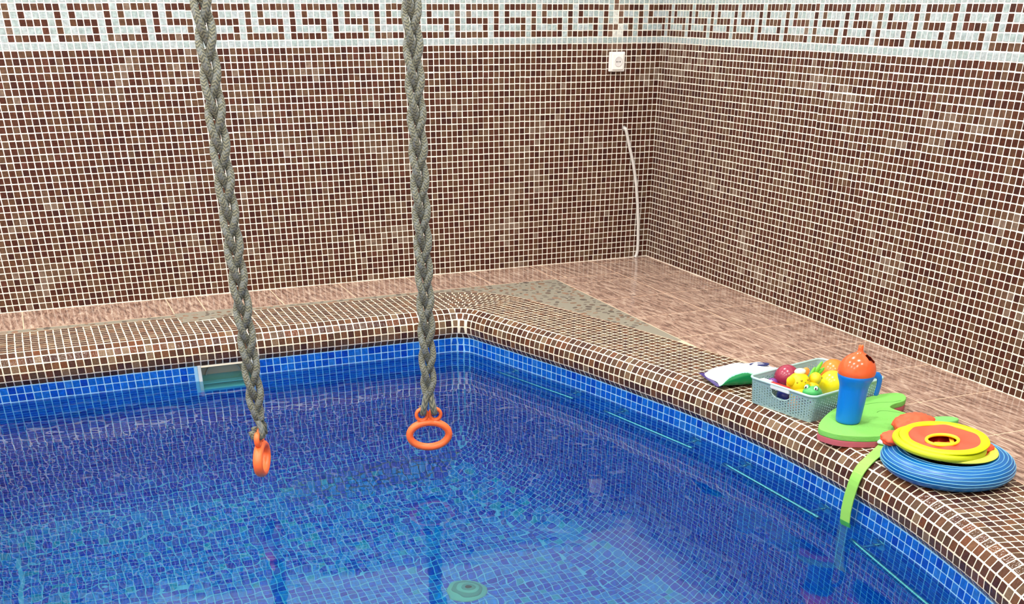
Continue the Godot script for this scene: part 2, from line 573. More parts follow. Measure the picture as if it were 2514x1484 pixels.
func basin() -> void:
	var o := thing("pool_basin", "blue mosaic walls and bottom of the pool under water", "pool", Vector3.ZERO, 0.0, "", "structure")
	var full := [Vector2(DW, -0.118)]
	var h := YB - YF
	for k in range(1, 5): full.push_back(Vector2(DW, lerpf(-0.118, h + RC, k / 4.0)))
	for k in range(1, 17):
		var a := PI / 2 * k / 16
		full.push_back(Vector2(DW - RC * (1 - cos(a)), h + RC - RC * sin(a)))
	var low := full.duplicate(); low[0] = Vector2(DW, SY0 - YF)
	var m := mat(150, 204, 240, 0.6)
	var g := MB.new()
	var line := func(x0, x1): return [[Vector2(x0, ZB), Vector2(0, -1), Vector2(1, 0)], [Vector2(x1, ZB), Vector2(0, -1), Vector2(1, 0)]]
	sweep(g, line.call(XL, SX0), full)
	sweep(g, line.call(SX0, SX1), low)
	sweep(g, line.call(SX0, SX1), [Vector2(DW, -0.118), Vector2(DW, SY1 - YF)])
	sweep(g, corner_path(SX1), full)
	sweep(g, [[Vector2(right_x(ZFR) + 0.1, ZFR), Vector2(0, 1), Vector2(-1, 0)], [Vector2(XL, ZFR), Vector2(0, 1), Vector2(-1, 0)]], full)
	sweep(g, [[Vector2(XL, ZFR), Vector2(-1, 0), Vector2(0, -1)], [Vector2(XL, ZB), Vector2(-1, 0), Vector2(0, -1)]], full)
	g.quad(Vector3(XL - 0.1, YB, ZB - 0.1), Vector3(-0.6, YB, ZB - 0.1), Vector3(-0.6, YB, ZFR + 0.1), Vector3(XL - 0.1, YB, ZFR + 0.1), Vector3.UP)
	obj("grout", g, m, o)
	var P := pal([[10, 98, 226], [6, 86, 216], [20, 114, 234], [2, 70, 206], [40, 124, 230], [12, 106, 224], [30, 186, 232], [96, 120, 224], [10, 158, 250]])
	var pick := func(_p): return [0, 1, 2, 3, 4, 5, 0, 1, 2, 5][rng.randi() % 10]
	var pick_lit_low := func(_p): return [0, 8, 2, 1, 8, 5, 8, 0, 2, 8, 5, 8, 1, 6, 8, 7, 2, 8][rng.randi() % 18]  # bottom and lower cove: overhead light put into the tile colours as brighter blues
	var rows := []
	var top := -0.1215
	var hw := top - (h + RC)
	for k in 33:
		rows.push_back([DW, top - hw * (k + 0.5) / 33, PI / 2, pick])
	for k in 16:
		var a := PI / 2 * (k + 0.5) / 16
		var rr := RC * cos(PI / 64) - 0.0002
		rows.push_back([DW - RC + rr * cos(a), h + RC - rr * sin(a), PI / 2 - a, pick if k < 10 else pick_lit_low])
	var cut := func(p: Vector2, r): return r[2] == PI / 2 and p.y < ZB + 0.05 and p.x > SX0 - 0.012 and p.x < SX1 + 0.012 and YF + r[1] > SY0 - 0.012
	var tm := tile_mesh(0.0258, 0.0008)
	var list := ring_tiles(rows, cut)
	# bottom, laid square to the back wall
	var x := XL + RC + PP
	var reach := -(DW - RC)
	while x < -0.9:
		var z := ZB + reach + PP * 0.6
		while z < ZFR - reach:
			var rx := right_x(z)
			var sl := (right_x(z + 0.05) - right_x(z - 0.05)) / 0.1
			if x < rx - reach * sqrt(1 + sl * sl) - PP * 0.05 and x > XL + reach:
				var b := tilt(0.7)
				list.push_back([Transform3D(b, Vector3(x + rng.randfn(0, 0.0004), YB, z + rng.randfn(0, 0.0004))), pick_lit_low.call(null)])
			z += PP
		x += PP
	lay(o, tm, list, P, 0.2, 0.3, 9.0)

func water() -> void:
	var mb := MB.new()
	var nx := 400; var nz := 520
	var w := []
	var wr := RandomNumberGenerator.new(); wr.seed = 77
	for k in 22:
		var lam := 0.045 * pow(10.0, wr.randf() * 0.95)
		var dir := wr.randf() * TAU
		var slope := 0.0030 if lam < 0.2 else 0.0026
		w.push_back([Vector2(cos(dir), sin(dir)) * TAU / lam, wr.randf() * TAU, slope * lam / TAU])
	var calm := FastNoiseLite.new(); calm.seed = 5; calm.frequency = 0.9
	mb.v.resize((nx + 1) * (nz + 1)); mb.n.resize(mb.v.size()); mb.uv.resize(mb.v.size()); mb.c.resize(mb.v.size())
	mb.c.fill(Color.WHITE)
	for j in nz + 1:
		var z := lerpf(ZB - DW + 0.0005, ZFR + 0.02, float(j) / nz)
		var x1 := right_x(z) - DW * 0.0 - 0.0
		x1 = x1 + DW * 1.04 + 0.001
		for i in nx + 1:
			var x := lerpf(XL - DW * 0.0 + 0.03, x1, float(i) / nx)
			var h := 0.0; var gx := 0.0; var gz := 0.0
			for q in w:
				var k: Vector2 = q[0]
				var ph: float = k.x * x + k.y * z + q[1]
				h += q[2] * sin(ph); var c: float = q[2] * cos(ph)
				gx += c * k.x; gz += c * k.y
			var m := lerpf(1.0, 0.42, smoothstep(-2.0, -1.3, x)) * (1.0 + 0.5 * calm.get_noise_2d(x, z))
			m *= lerpf(0.55, 1.0, smoothstep(0.69, 1.1, z))
			var id := j * (nx + 1) + i
			mb.v[id] = Vector3(x, YW + h * m, z)
			mb.n[id] = Vector3(-gx * m, 1, -gz * m).normalized()
			mb.uv[id] = Vector2(x, z)
	for j in nz:
		for i in nx:
			var a := j * (nx + 1) + i; var b := a + nx + 1
			mb.ix.append_array([a, a + 1, b + 1, a, b + 1, b])
	# the still strip inside the skimmer mouth
	mb.quad(Vector3(SX0 + 0.005, YW, ZB - DW + 0.0005), Vector3(SX1 - 0.005, YW, ZB - DW + 0.0005), Vector3(SX1 - 0.005, YW, ZB - DW - 0.17), Vector3(SX0 + 0.005, YW, ZB - DW - 0.17), Vector3.UP)
	var m := StandardMaterial3D.new()
	m.albedo_color = Color(0.48, 0.96, 1.0, 0.0)
	m.roughness = 0.0; m.metallic_specular = 0.27
	m.refraction_enabled = true; m.refraction_scale = 0.033
	m.transparency = BaseMaterial3D.TRANSPARENCY_ALPHA
	var o := obj("water", mb, m, self)
	tag(o, "clear rippled pool water filling the blue basin", "water", "", "structure")

# ============================ deck ==========================================
func outline(d: float) -> PackedVector2Array:
	var out := PackedVector2Array()
	out.push_back(Vector2(XL - d, ZB - d))
	for k in 9:
		var q := fan_at(k / 8.0); out.push_back(q[0] + q[1] * d)
	var s := fan_t + 0.05
	while s < rs[rs.size() - 1]:
		var q := right_at(s)
		if (q[0] + q[1] * d).y > ZFR + d: break
		out.push_back(q[0] + q[1] * d); s += 0.06
	out.push_back(Vector2(out[-1].x, ZFR + d))
	out.push_back(Vector2(XL - d, ZFR + d))
	return out

func stone_texture(seed: int, dark: Color, mid: Color, light: Color, sx: float, sy: float) -> ImageTexture:
	var f := FastNoiseLite.new(); f.seed = seed; f.frequency = 1.0; f.fractal_octaves = 5; f.fractal_gain = 0.6
	f.noise_type = FastNoiseLite.TYPE_SIMPLEX_SMOOTH
	var v := FastNoiseLite.new(); v.seed = seed + 1; v.frequency = 1.0; v.fractal_type = FastNoiseLite.FRACTAL_RIDGED; v.fractal_octaves = 4
	var im := Image.create(512, 512, false, Image.FORMAT_RGB8)
	for y in 512:
		for x in 512:
			var px := x * sx; var py := y * sy
			var wob := f.get_noise_2d(px * 0.4 + 40, py * 0.4) * 0.9
			var a := f.get_noise_2d(px + wob, py + wob)
			var b := v.get_noise_2d(px * 0.8 - wob, py * 0.8 + wob)
			var c := mid.lerp(dark, clampf(-a * 2.2, 0, 1)).lerp(light, clampf(a * 1.7 - 0.12, 0, 0.75))
			c = c.lerp(light, clampf((b - 0.55) * 2.2, 0, 0.6))
			im.set_pixel(x, y, c)
	return ImageTexture.create_from_image(im)

func deck() -> void:
	var o := thing("floor", "brown marbled tile deck around the pool", "floor", Vector3.ZERO, 0.0, "", "structure")
	var hole := outline(0.285)
	var pool := outline(0.299)
	var base := MB.new()
	for r in [[-2.5, 0.1, -0.1, 7.1], [-6.0, -2.5, -0.1, 7.1]]:
		var rect := PackedVector2Array([Vector2(r[0], r[2]), Vector2(r[1], r[2]), Vector2(r[1], r[3]), Vector2(r[0], r[3])])
		for poly in Geometry2D.clip_polygons(rect, hole):
			base.slab(poly, YF - 0.15, YF - 0.0004)
	obj("joint", base, mat(232, 198, 172, 0.6), o)
	var m := StandardMaterial3D.new()
	m.albedo_texture = stone_texture(21, Color8(108, 80, 70), Color8(166, 134, 119), Color8(226, 206, 188), 0.06, 0.011)
	m.roughness = 0.16; m.metallic_specular = 0.55
	var rects := []
	var zl := [0.0, 0.071, 0.437, 0.78, 1.117, 1.457, 1.795, 2.135, 2.465, 2.803, 3.14, 3.478, 3.816, 4.154, 4.492, 4.83, 5.168]
	for k in zl.size() - 1:
		rects.push_back([-0.338, -0.001, zl[k], zl[k + 1]])
		if k > 1: rects.push_back([-0.68, -0.338, zl[k], zl[k + 1]])
		if k > 9:
			rects.push_back([-1.02, -0.68, zl[k], zl[k + 1]]); rects.push_back([-1.36, -1.02, zl[k], zl[k + 1]])
	rects.push_back([-0.68, -0.338, 0.314, 0.437])
	var xl := [-0.338, -0.62, -0.68, -1.01, -1.345, -1.685, -2.015, -2.355, -2.49, -3.095, -3.43, -3.77, -4.11, -4.45]
	for k in xl.size() - 1: rects.push_back([xl[k + 1], xl[k], 0.001, 0.314])
	for r in rects:
		var j := 0.0024
		var rect := PackedVector2Array([Vector2(r[0] + j, r[2] + j), Vector2(r[1] - j, r[2] + j), Vector2(r[1] - j, r[3] - j), Vector2(r[0] + j, r[3] - j)])
		for poly in Geometry2D.clip_polygons(rect, pool):
			if poly.size() < 3: continue
			var mb := MB.new()
			mb.slab(poly, YF - 0.004, YF + rng.randf_range(-0.0002, 0.0002), 1.35, Vector2(rng.randf(), rng.randf()))
			obj("tile", mb, m, o)
	# pebble border between the tiles and the coping
	var bed := MB.new()
	var zone := PackedVector2Array([Vector2(-4.4, 0.3155), Vector2(-0.682, 0.3155), Vector2(-0.682, 1.5), Vector2(-4.4, 1.5)])
	var left := []
	for poly in Geometry2D.clip_polygons(zone, pool):
		var c := Vector2.ZERO
		for p in poly: c += p / poly.size()
		if absf(Geometry2D.get_closest_point_to_segment(c, Vector2(-4, 0.32), Vector2(-0.7, 0.32)).y) < 0.6 and c.y < 1.2: left.push_back(poly)
	left.push_back(patch)
	for poly in left: bed.slab(poly, YF - 0.004, YF - 0.0002 if poly != patch else YF + 0.0011)
	obj("cement", bed, mat(140, 135, 122, 0.6), o)
	var pm := []
	for c in [[112, 98, 88], [146, 112, 92], [92, 84, 78], [128, 96, 76], [120, 112, 104], [150, 132, 116]]: pm.push_back(mat(c[0], c[1], c[2], 0.22))
	var put_down := []
	var tries := 0
	while put_down.size() < 280 and tries < 16000:
		tries += 1
		var p := Vector2(rng.randf_range(-1.3, -0.69), rng.randf_range(0.325, 1.25))
		if tries % 3 == 0: p = Vector2(rng.randf_range(-3.4, -1.2), rng.randf_range(0.325, 0.46))
		var r := rng.randf_range(0.008, 0.021)
		var inside := false
		for poly in left:
			if Geometry2D.is_point_in_polygon(p, poly): inside = true
		if not inside: continue
		var ok := true
		for q in put_down:
			if (q[0] as Vector2).distance_to(p) < (q[1] + r) * 0.92: ok = false; break
		if not ok: continue
		var poly := PackedVector2Array()
		var n := rng.randi_range(6, 8); var turn := rng.randf() * TAU; var sq := rng.randf_range(0.55, 0.85)
		for k in n:
			var q := Vector2(cos(TAU * k / n), sin(TAU * k / n) * sq) * r * rng.randf_range(0.82, 1.1)
			poly.push_back(p + q.rotated(turn))
		var parts := []
		for l in left: parts.append_array(Geometry2D.intersect_polygons(poly, l))
		if parts.is_empty(): continue
		put_down.push_back([p, r])
		var mb := MB.new()
		mb.slab(parts[0], YF - 0.004, YF + 0.0019 if Geometry2D.is_point_in_polygon(p, patch) else YF + 0.0006)
		obj("pebble", mb, pm[rng.randi() % pm.size()], o)

# ============================ things ========================================
func things() -> void:
	rope_and_ring(Vector3(-2.464, -1.147, 2.0), deg_to_rad(68), 2.0,
		"grey braided rope hanging on the left, holding the ring seen edge-on", "orange rubber hand ring seen edge-on, hanging from the left rope")
	rope_and_ring(Vector3(-1.922, -1.147, 2.0), deg_to_rad(-14), 0.6,
		"grey braided rope hanging on the right, holding the ring seen face-on", "orange rubber hand ring seen face-on, hanging from the right rope")
	socket()
	hose()
	skimmer()
	var bl := ["submerged steel grab bar nearest the pool's far corner", "submerged steel grab bar below the wipes packet, second from the far corner",
		"submerged steel grab bar beside the hanging green strap", "submerged steel grab bar cut off by the picture's bottom edge, nearest the viewer"]
	var ends := [[0.953, 1.401], [1.584, 2.057], [2.232, 2.730], [2.903, 3.42]]
	for k in 4: grab_bar(ends[k][0], ends[k][1], bl[k])
	drain()
	wipes()
	basket()
	toys()
	kickboard()
	cup()
	strap()
	swim_ring()
	hoops()

func rope_texture() -> ImageTexture:
	var im := Image.create(64, 64, false, Image.FORMAT_RGB8)
	var r := RandomNumberGenerator.new(); r.seed = 4
	for y in 64:
		for x in 64:
			var s := absf(float(x % 32) - 16.0) / 16.0
			var q := fposmod(float(y) / 16.0 + s * 0.8, 1.0)
			var c := Color8(134, 135, 116).lerp(Color8(84, 88, 82), smoothstep(0.35, 0.6, q))
			if q > 0.9: c = Color8(62, 66, 62)
			if (y / 16 + x / 16) % 3 == 0: c = c.lerp(Color8(132, 142, 150), 0.5)
			im.set_pixel(x, y, c * r.randf_range(0.88, 1.06))
	return ImageTexture.create_from_image(im)

var rope_mat: StandardMaterial3D

func rope_and_ring(c: Vector3, yaw: float, ph: float, lr: String, lh: String) -> void:
	if rope_mat == null:
		rope_mat = StandardMaterial3D.new(); rope_mat.albedo_texture = rope_texture(); rope_mat.roughness = 0.95
		rope_mat.uv1_scale = Vector3(2, 1, 1)
		var h := NoiseTexture2D.new()
		rope_mat.heightmap_enabled = false
	var o := thing("braided_rope", lr, "rope", Vector3(c.x, c.y, c.z), 0.0, "braided ropes over the pool")
	var T := 0.25
	var ex := Vector3(cos(yaw), 0, -sin(yaw))
	for i in 3:
		var path := []
		# the lower end goes down through an ear of the ring and back up behind it
		var ear := ex * (0.0185 * (1.0 if i == 0 else -1.0))
		var back := Vector3(-ex.z, 0, ex.x)
		if i < 2:
			path.append_array([ear + back * -0.016 + Vector3(0, 0.024, 0), ear + back * -0.013 + Vector3(0, 0.008, 0), ear + Vector3(0, 0.004, 0), ear * 0.95 + back * 0.014 + Vector3(0, 0.010, 0), ear * 0.7 + back * 0.014 + Vector3(0, 0.034, 0)])
		var y := 0.066 if i < 2 else 0.052
		while y < 1.6 - c.y + 0.01:
			var f := TAU * y / T + ph + TAU * i / 3.0
			var tight := smoothstep(0.04, 0.13, y)
			var wob := 0.004 * sin(y * 3.1 + ph)
			path.push_back(Vector3(0.0178 * sin(f) * lerpf(0.45, 1.0, tight) + wob, y, 0.0105 * sin(2.0 * f) * lerpf(0.6, 1.0, tight)))
			y += 0.011
		var mb := MB.new()
		mb.tube(path, 0.0104, 10, false, 1.0, path.size() * 0.011 / 0.028)
		obj("strand", mb, rope_mat, o)
	var q := thing("hand_ring", lh, "ring", c, yaw, "orange hand rings")
	var m := mat(240, 108, 52, 0.42)
	var oval := []
	for k in 48:
		var a := TAU * k / 48
		oval.push_back(Vector3(cos(a) * 0.0635, -0.068 + sin(a) * 0.0415, 0))
	var mb := MB.new(); mb.tube(oval, 0.0148, 14, true, 1, 1, 0.78)
	obj("grip", mb, m, q)
	for s in [-1.0, 1.0]:
		var ring := []
		for k in 28:
			var a := TAU * k / 28
			ring.push_back(Vector3(s * 0.0215 + cos(a) * 0.0172, -0.001 + sin(a) * 0.0180, 0))
		var me := MB.new(); me.tube(ring, 0.0085, 12, true, 1, 1, 0.7)
		obj("ear", me, m, q)
	var web := MB.new()
	web.ball(Transform3D(Basis.from_scale(Vector3(0.011, 0.012, 0.006)), Vector3(0, -0.019, 0)), 14, 8)
	obj("web", web, m, q)

func socket() -> void:
	var o := thing("wall_socket", "white electric socket on the tiled back wall below the key border", "socket", Vector3(-0.241, -0.262, 0.0016))
	var w := mat(240, 238, 236, 0.3)
	var f := MB.new()
	f.box(Transform3D(Basis(), Vector3(0, 0, 0.006)), Vector3(0.083, 0.083, 0.014), 0.003)
	obj("frame", f, w, o)
	var ins := MB.new()
	ins.box(Transform3D(Basis(), Vector3(0.002, 0, 0.0145)), Vector3(0.058, 0.066, 0.006), 0.0015)
	obj("faceplate", ins, mat(246, 244, 242, 0.28), o)
	var well := MB.new()
	var turn := Transform3D(Basis(Vector3(1, 0, 0), PI / 2), Vector3(0.004, 0.001, 0.0168))
	well.lathe(turn, [Vector2(0.0215, 0), Vector2(0.0215, 0.0020), Vector2(0.0195, 0.0022), Vector2(0.0185, 0.0012), Vector2(0.0, 0.0010)], 28)
	obj("well", well, mat(222, 220, 220, 0.35), o)
	for k in 3:
		var h := MB.new()
		h.lathe(Transform3D(turn.basis, Vector3(0.004 + (k - 1) * 0.0085, 0.0, 0.0178)), [Vector2(0.0026 if k != 1 else 0.0018, 0), Vector2(0.0026 if k != 1 else 0.0018, 0.0006), Vector2(0, 0.0006)], 12)
		obj("pin_hole", h, mat(24, 22, 22, 0.6), o)

func hose() -> void:
	var o := thing("drain_hose", "thin white hose coming out of the back wall and down to the deck corner", "hose", Vector3(-0.178, -0.551, 0))
	var p := [Vector3(0, 0, -0.005), Vector3(0.001, -0.001, 0.010), Vector3(0.005, -0.010, 0.017)]
	for q in [[0.026, -0.07], [0.059, -0.165], [0.082, -0.26], [0.098, -0.36], [0.108, -0.45], [0.1135, -0.53], [0.1145, -0.575], [0.110, -0.602], [0.102, -0.6158]]:
		p.push_back(Vector3(q[0], q[1], 0.014))
	var c := Curve3D.new()
	for k in p.size():
		var t: Vector3 = (p[mini(k + 1, p.size() - 1)] - p[maxi(k - 1, 0)]) * 0.17
		c.add_point(p[k], -t, t)
	var mb := MB.new(); mb.tube(Array(c.tessellate(4, 3)), 0.0078, 12)
	obj("hose", mb, mat(216, 214, 212, 0.4), o)
	var fl := MB.new()
	fl.lathe(Transform3D(Basis(Vector3(1, 0, 0), PI / 2), Vector3(0, 0, 0.0016)), [Vector2(0.012, 0), Vector2(0.012, 0.002), Vector2(0.0085, 0.004)], 16)
	obj("collar", fl, mat(150, 146, 144, 0.5), o)

func skimmer() -> void:
	var zf := ZB - DW
	var o := thing("pool_skimmer", "grey plastic skimmer mouth in the back pool wall behind the left rope", "skimmer", Vector3((SX0 + SX1) / 2, SY0, zf))
	var w := SX1 - SX0; var h := SY1 - SY0
	var body := MB.new()
	var d := -0.085
	var A := Vector3(-w / 2, 0, 0); var B := Vector3(w / 2, 0, 0); var C := Vector3(w / 2, h, 0); var D := Vector3(-w / 2, h, 0)
	var z := Vector3(0, 0, d)
	body.quad(A, B, B + z, A + z, Vector3.UP); body.quad(D, C, C + z, D + z, Vector3.DOWN)
	body.quad(A, D, D + z, A + z, Vector3.RIGHT); body.quad(B, C, C + z, B + z, Vector3.LEFT)
	obj("throat", body, mat(214, 216, 212, 0.5), o)
	var bk := MB.new(); bk.quad(A + z, B + z, C + z, D + z, Vector3.BACK)
	obj("back_panel", bk, mat(204, 196, 172, 0.6), o)
	var fr := MB.new()
	for q in [[Vector3(-w / 2 + 0.006, h / 2, 0.002), Vector3(0.014, h, 0.010)], [Vector3(w / 2 - 0.006, h / 2, 0.002), Vector3(0.014, h, 0.010)], [Vector3(0, 0.006, 0.002), Vector3(w, 0.014, 0.010)]]:
		fr.box(Transform3D(Basis(), q[0]), q[1], 0.002)
	obj("frame", fr, mat(206, 216, 220, 0.35), o)
	var flap := MB.new()
	flap.box(Transform3D(Basis(Vector3(1, 0, 0), -0.35), Vector3(0, 0.050, -0.045)), Vector3(w - 0.03, 0.005, 0.070), 0.001)
	obj("weir_flap", flap, mat(238, 242, 248, 0.4), o)
	var arch := []
	for k in 17:
		var a := PI * k / 16
		arch.push_back(Vector3(cos(a) * 0.075, 0.105 + sin(a) * 0.062, d + 0.004))
	var am := MB.new(); am.tube(arch, 0.004, 8)
	obj("arch", am, mat(196, 194, 176, 0.5), o)

func grab_bar(z0: float, z1: float, label: String) -> void:
	var y := YW - 0.052
	var s0 := 0.0; var s1 := 0.0
	for i in rs.size():
		if rp[i].y < z0 + 0.02: s0 = rs[i]
		if rp[i].y < z1 + 0.02: s1 = rs[i]
	var mid := right_at((s0 + s1) / 2)
	var org := at3(mid[0] + mid[1] * -0.088, y)
	var o := thing("grab_bar", label, "grab bar", org, 0.0, "grab bars along the right pool wall")
	var steel := StandardMaterial3D.new(); steel.albedo_color = Color8(214, 218, 222); steel.metallic = 1.0; steel.roughness = 0.17
	var a: Vector2 = right_at(s0)[0] + right_at(s0)[1] * -0.092
	var b: Vector2 = right_at(s1)[0] + right_at(s1)[1] * -0.092
	var P0 := at3(a, y) - org; var P1 := at3(b, y) - org
	var path := []
	var n: int = 14
	for k in n + 1: path.push_back(P0.lerp(P1, float(k) / n))
	var mb := MB.new(); mb.tube(path, 0.0125, 18)
	obj("bar", mb, steel, o)
	for u in [0.10, 0.90]:
		var q := right_at(lerpf(s0, s1, u))
		var wall := at3(q[0] + q[1] * DW, y) - org
		var at := P0.lerp(P1, u)
		var am := MB.new(); am.tube([wall, wall.lerp(at, 0.5), at], 0.008, 10)
		obj("arm", am, steel, o)
		var nn: Vector3 = -at3(q[1], 0)
		var bs := Basis(at3(q[2], 0), nn, at3(q[2], 0).cross(nn))
		var fm := MB.new()
		fm.lathe(Transform3D(bs, wall + nn * 0.0012), [Vector2(0.032, 0), Vector2(0.032, 0.003), Vector2(0.028, 0.006), Vector2(0.009, 0.009)], 24)
		obj("flange", fm, steel, o)

func drain() -> void:
	var o := thing("main_drain", "round pale green ringed drain cover on the pool bottom", "drain cover", Vector3(-1.729, YB + 0.0016, 1.815))
	var pr := [Vector2(0.082, 0), Vector2(0.080, 0.007), Vector2(0.062, 0.013), Vector2(0.060, 0.019), Vector2(0.046, 0.024), Vector2(0.044, 0.029), Vector2(0.028, 0.033), Vector2(0.026, 0.037), Vector2(0.013, 0.039)]
	for k in 4:
		var mb := MB.new()
		mb.lathe(Transform3D(), pr.slice(k * 2, k * 2 + 3), 36)
		obj("ring", mb, mat(168, 204, 184, 0.5) if k % 2 == 0 else mat(120, 160, 150, 0.5), o)
	var c := MB.new()
	c.lathe(Transform3D(), [Vector2(0.013, 0.039), Vector2(0.011, 0.036), Vector2(0, 0.036)], 20)
	obj("hole", c, mat(30, 52, 70, 0.6), o)

func wipes() -> void:
	var o := thing("wipes_packet", "soft white and green packet of wet wipes lying left of the basket", "wipes packet", Vector3(-0.748, YF + 0.002, 2.050), -0.16)
	# local x towards the back right, z along the crimped ends
	var L := 0.135; var W := 0.080; var H := 0.027
	var shape := func(u: float, t: float) -> Vector3:
		# u -1..1 along, t 0..1 around
		var a := TAU * t
		var pinch := 1.0 - pow(absf(u), 3.5)
		var w := W * (0.86 + 0.14 * (1.0 - pinch) - 0.05 * pinch)
		var ca := cos(a); var sa := sin(a)
		var z := signf(ca) * pow(absf(ca), 0.55) * w
		var y := H + signf(sa) * pow(absf(sa), 0.7) * H * maxf(pinch, 0.03)
		y += 0.0022 * sin(u * 9.0 + z * 60.0) * pinch * (1.0 if sa > 0 else 0.0)
		y -= (1.0 - pinch) * H * 0.45
		return Vector3(u * L + 0.006 * sin(z * 50.0) * (1 - pinch), maxf(y, 0.0), z)
	var zones := {"pouch": [mat(226, 234, 246, 0.28), 0.0, 1.0], "print": [mat(0, 128, 74, 0.28), 0, 0], "trim": [mat(66, 50, 128, 0.3), 0, 0]}
	var mbs := {"pouch": MB.new(), "print": MB.new(), "trim": MB.new(), "band": MB.new()}
	var nu := 60; var nt := 96
	for i in nu:
		for j in nt:
			var u := -1.0 + 2.0 * (i + 0.5) / nu; var t := (j + 0.5) / nt
			var p: Vector3 = shape.call(u, t)
			var front: float = (0.25 - t) if t < 0.5 else (t - 1.25)      # towards +z below 0.25
			var key := "pouch"
			var tt := fposmod(t + 0.25, 1.0) - 0.25                       # -0.25 bottom .. 0 front edge .. 0.25 top
			var arch := 0.135 * sqrt(absf(sin((u + 0.93) * PI / 0.93)))
			if tt < arch - 0.01 and tt > -0.25: key = "print"
			elif tt < arch + 0.022 and tt > -0.25: key = "band"
			if tt > 0.385 and tt < 0.66: key = "trim"
			var mb: MB = mbs[key]
			var q := []
			for d in [[0, 0], [1, 0], [1, 1], [0, 1]]:
				var uu: float = -1.0 + 2.0 * (i + d[0]) / nu; var vv := float(j + d[1]) / nt
				var pp: Vector3 = shape.call(uu, vv)
				var nn: Vector3 = ((shape.call(uu + 0.02, vv) - shape.call(uu - 0.02, vv)) as Vector3).cross(shape.call(uu, vv + 0.006) - shape.call(uu, vv - 0.006))
				q.push_back(mb.vert(pp, -nn.normalized()))
			var g := (mb.v[q[1]] - mb.v[q[0]]).cross(mb.v[q[2]] - mb.v[q[0]])
			if g.dot(mb.n[q[0]]) > 0: mb.ix.append_array([q[0], q[2], q[1], q[0], q[3], q[2]])
			else: mb.ix.append_array([q[0], q[1], q[2], q[0], q[2], q[3]])
	obj("pouch", mbs["pouch"], mat(226, 234, 246, 0.28), o)
	obj("print", mbs["print"], mat(0, 124, 70, 0.28), o)
	obj("band", mbs["band"], mat(150, 226, 190, 0.28), o)
	obj("trim", mbs["trim"], mat(62, 46, 122, 0.3), o)
	for s in [-1.0, 1.0]:
		var f := MB.new()
		f.box(Transform3D(Basis(), Vector3(s * (L + 0.006), H * 0.55, 0)), Vector3(0.016, 0.0015, W * 2.0))
		obj("crimp", f, mat(214, 222, 240, 0.3) if s > 0 else mat(62, 46, 122, 0.3), o)
	var lab := MB.new()
	var oval := PackedVector2Array()
	for k in 24:
		var a := TAU * k / 24
		oval.push_back(Vector2(0.045 + 0.037 * signf(cos(a)) * pow(absf(cos(a)), 0.8), -0.008 + 0.017 * sin(a)))
	lab.slab(oval, 2 * H - 0.002, 2 * H + 0.0012)
	obj("label", lab, mat(24, 40, 104, 0.3), o)
	var wr := MB.new()
	for k in 2:
		wr.box(Transform3D(Basis(Vector3.UP, 0.02 * k), Vector3(0.042 - 0.004 * k, 2 * H + 0.0014, -0.013 + k * 0.009)), Vector3(0.036 + 0.012 * k, 0.0006, 0.0035 - k * 0.001))
	obj("label_print", wr, mat(226, 232, 244, 0.4), o)
	var tx := TextMesh.new(); tx.text = "nó"; tx.font_size = 16; tx.pixel_size = 0.0013; tx.depth = 0.001
	var sf := SystemFont.new(); sf.font_names = PackedStringArray(["Droid Sans"]); sf.font_weight = 700
	tx.font = sf; tx.horizontal_alignment = HORIZONTAL_ALIGNMENT_LEFT
	var l := put("lettering", tx, mat(232, 240, 232, 0.4), o)
	l.transform = Transform3D(Basis(Vector3(1, 0, 0), -0.5), Vector3(0.046, 0.012, W * 0.86))

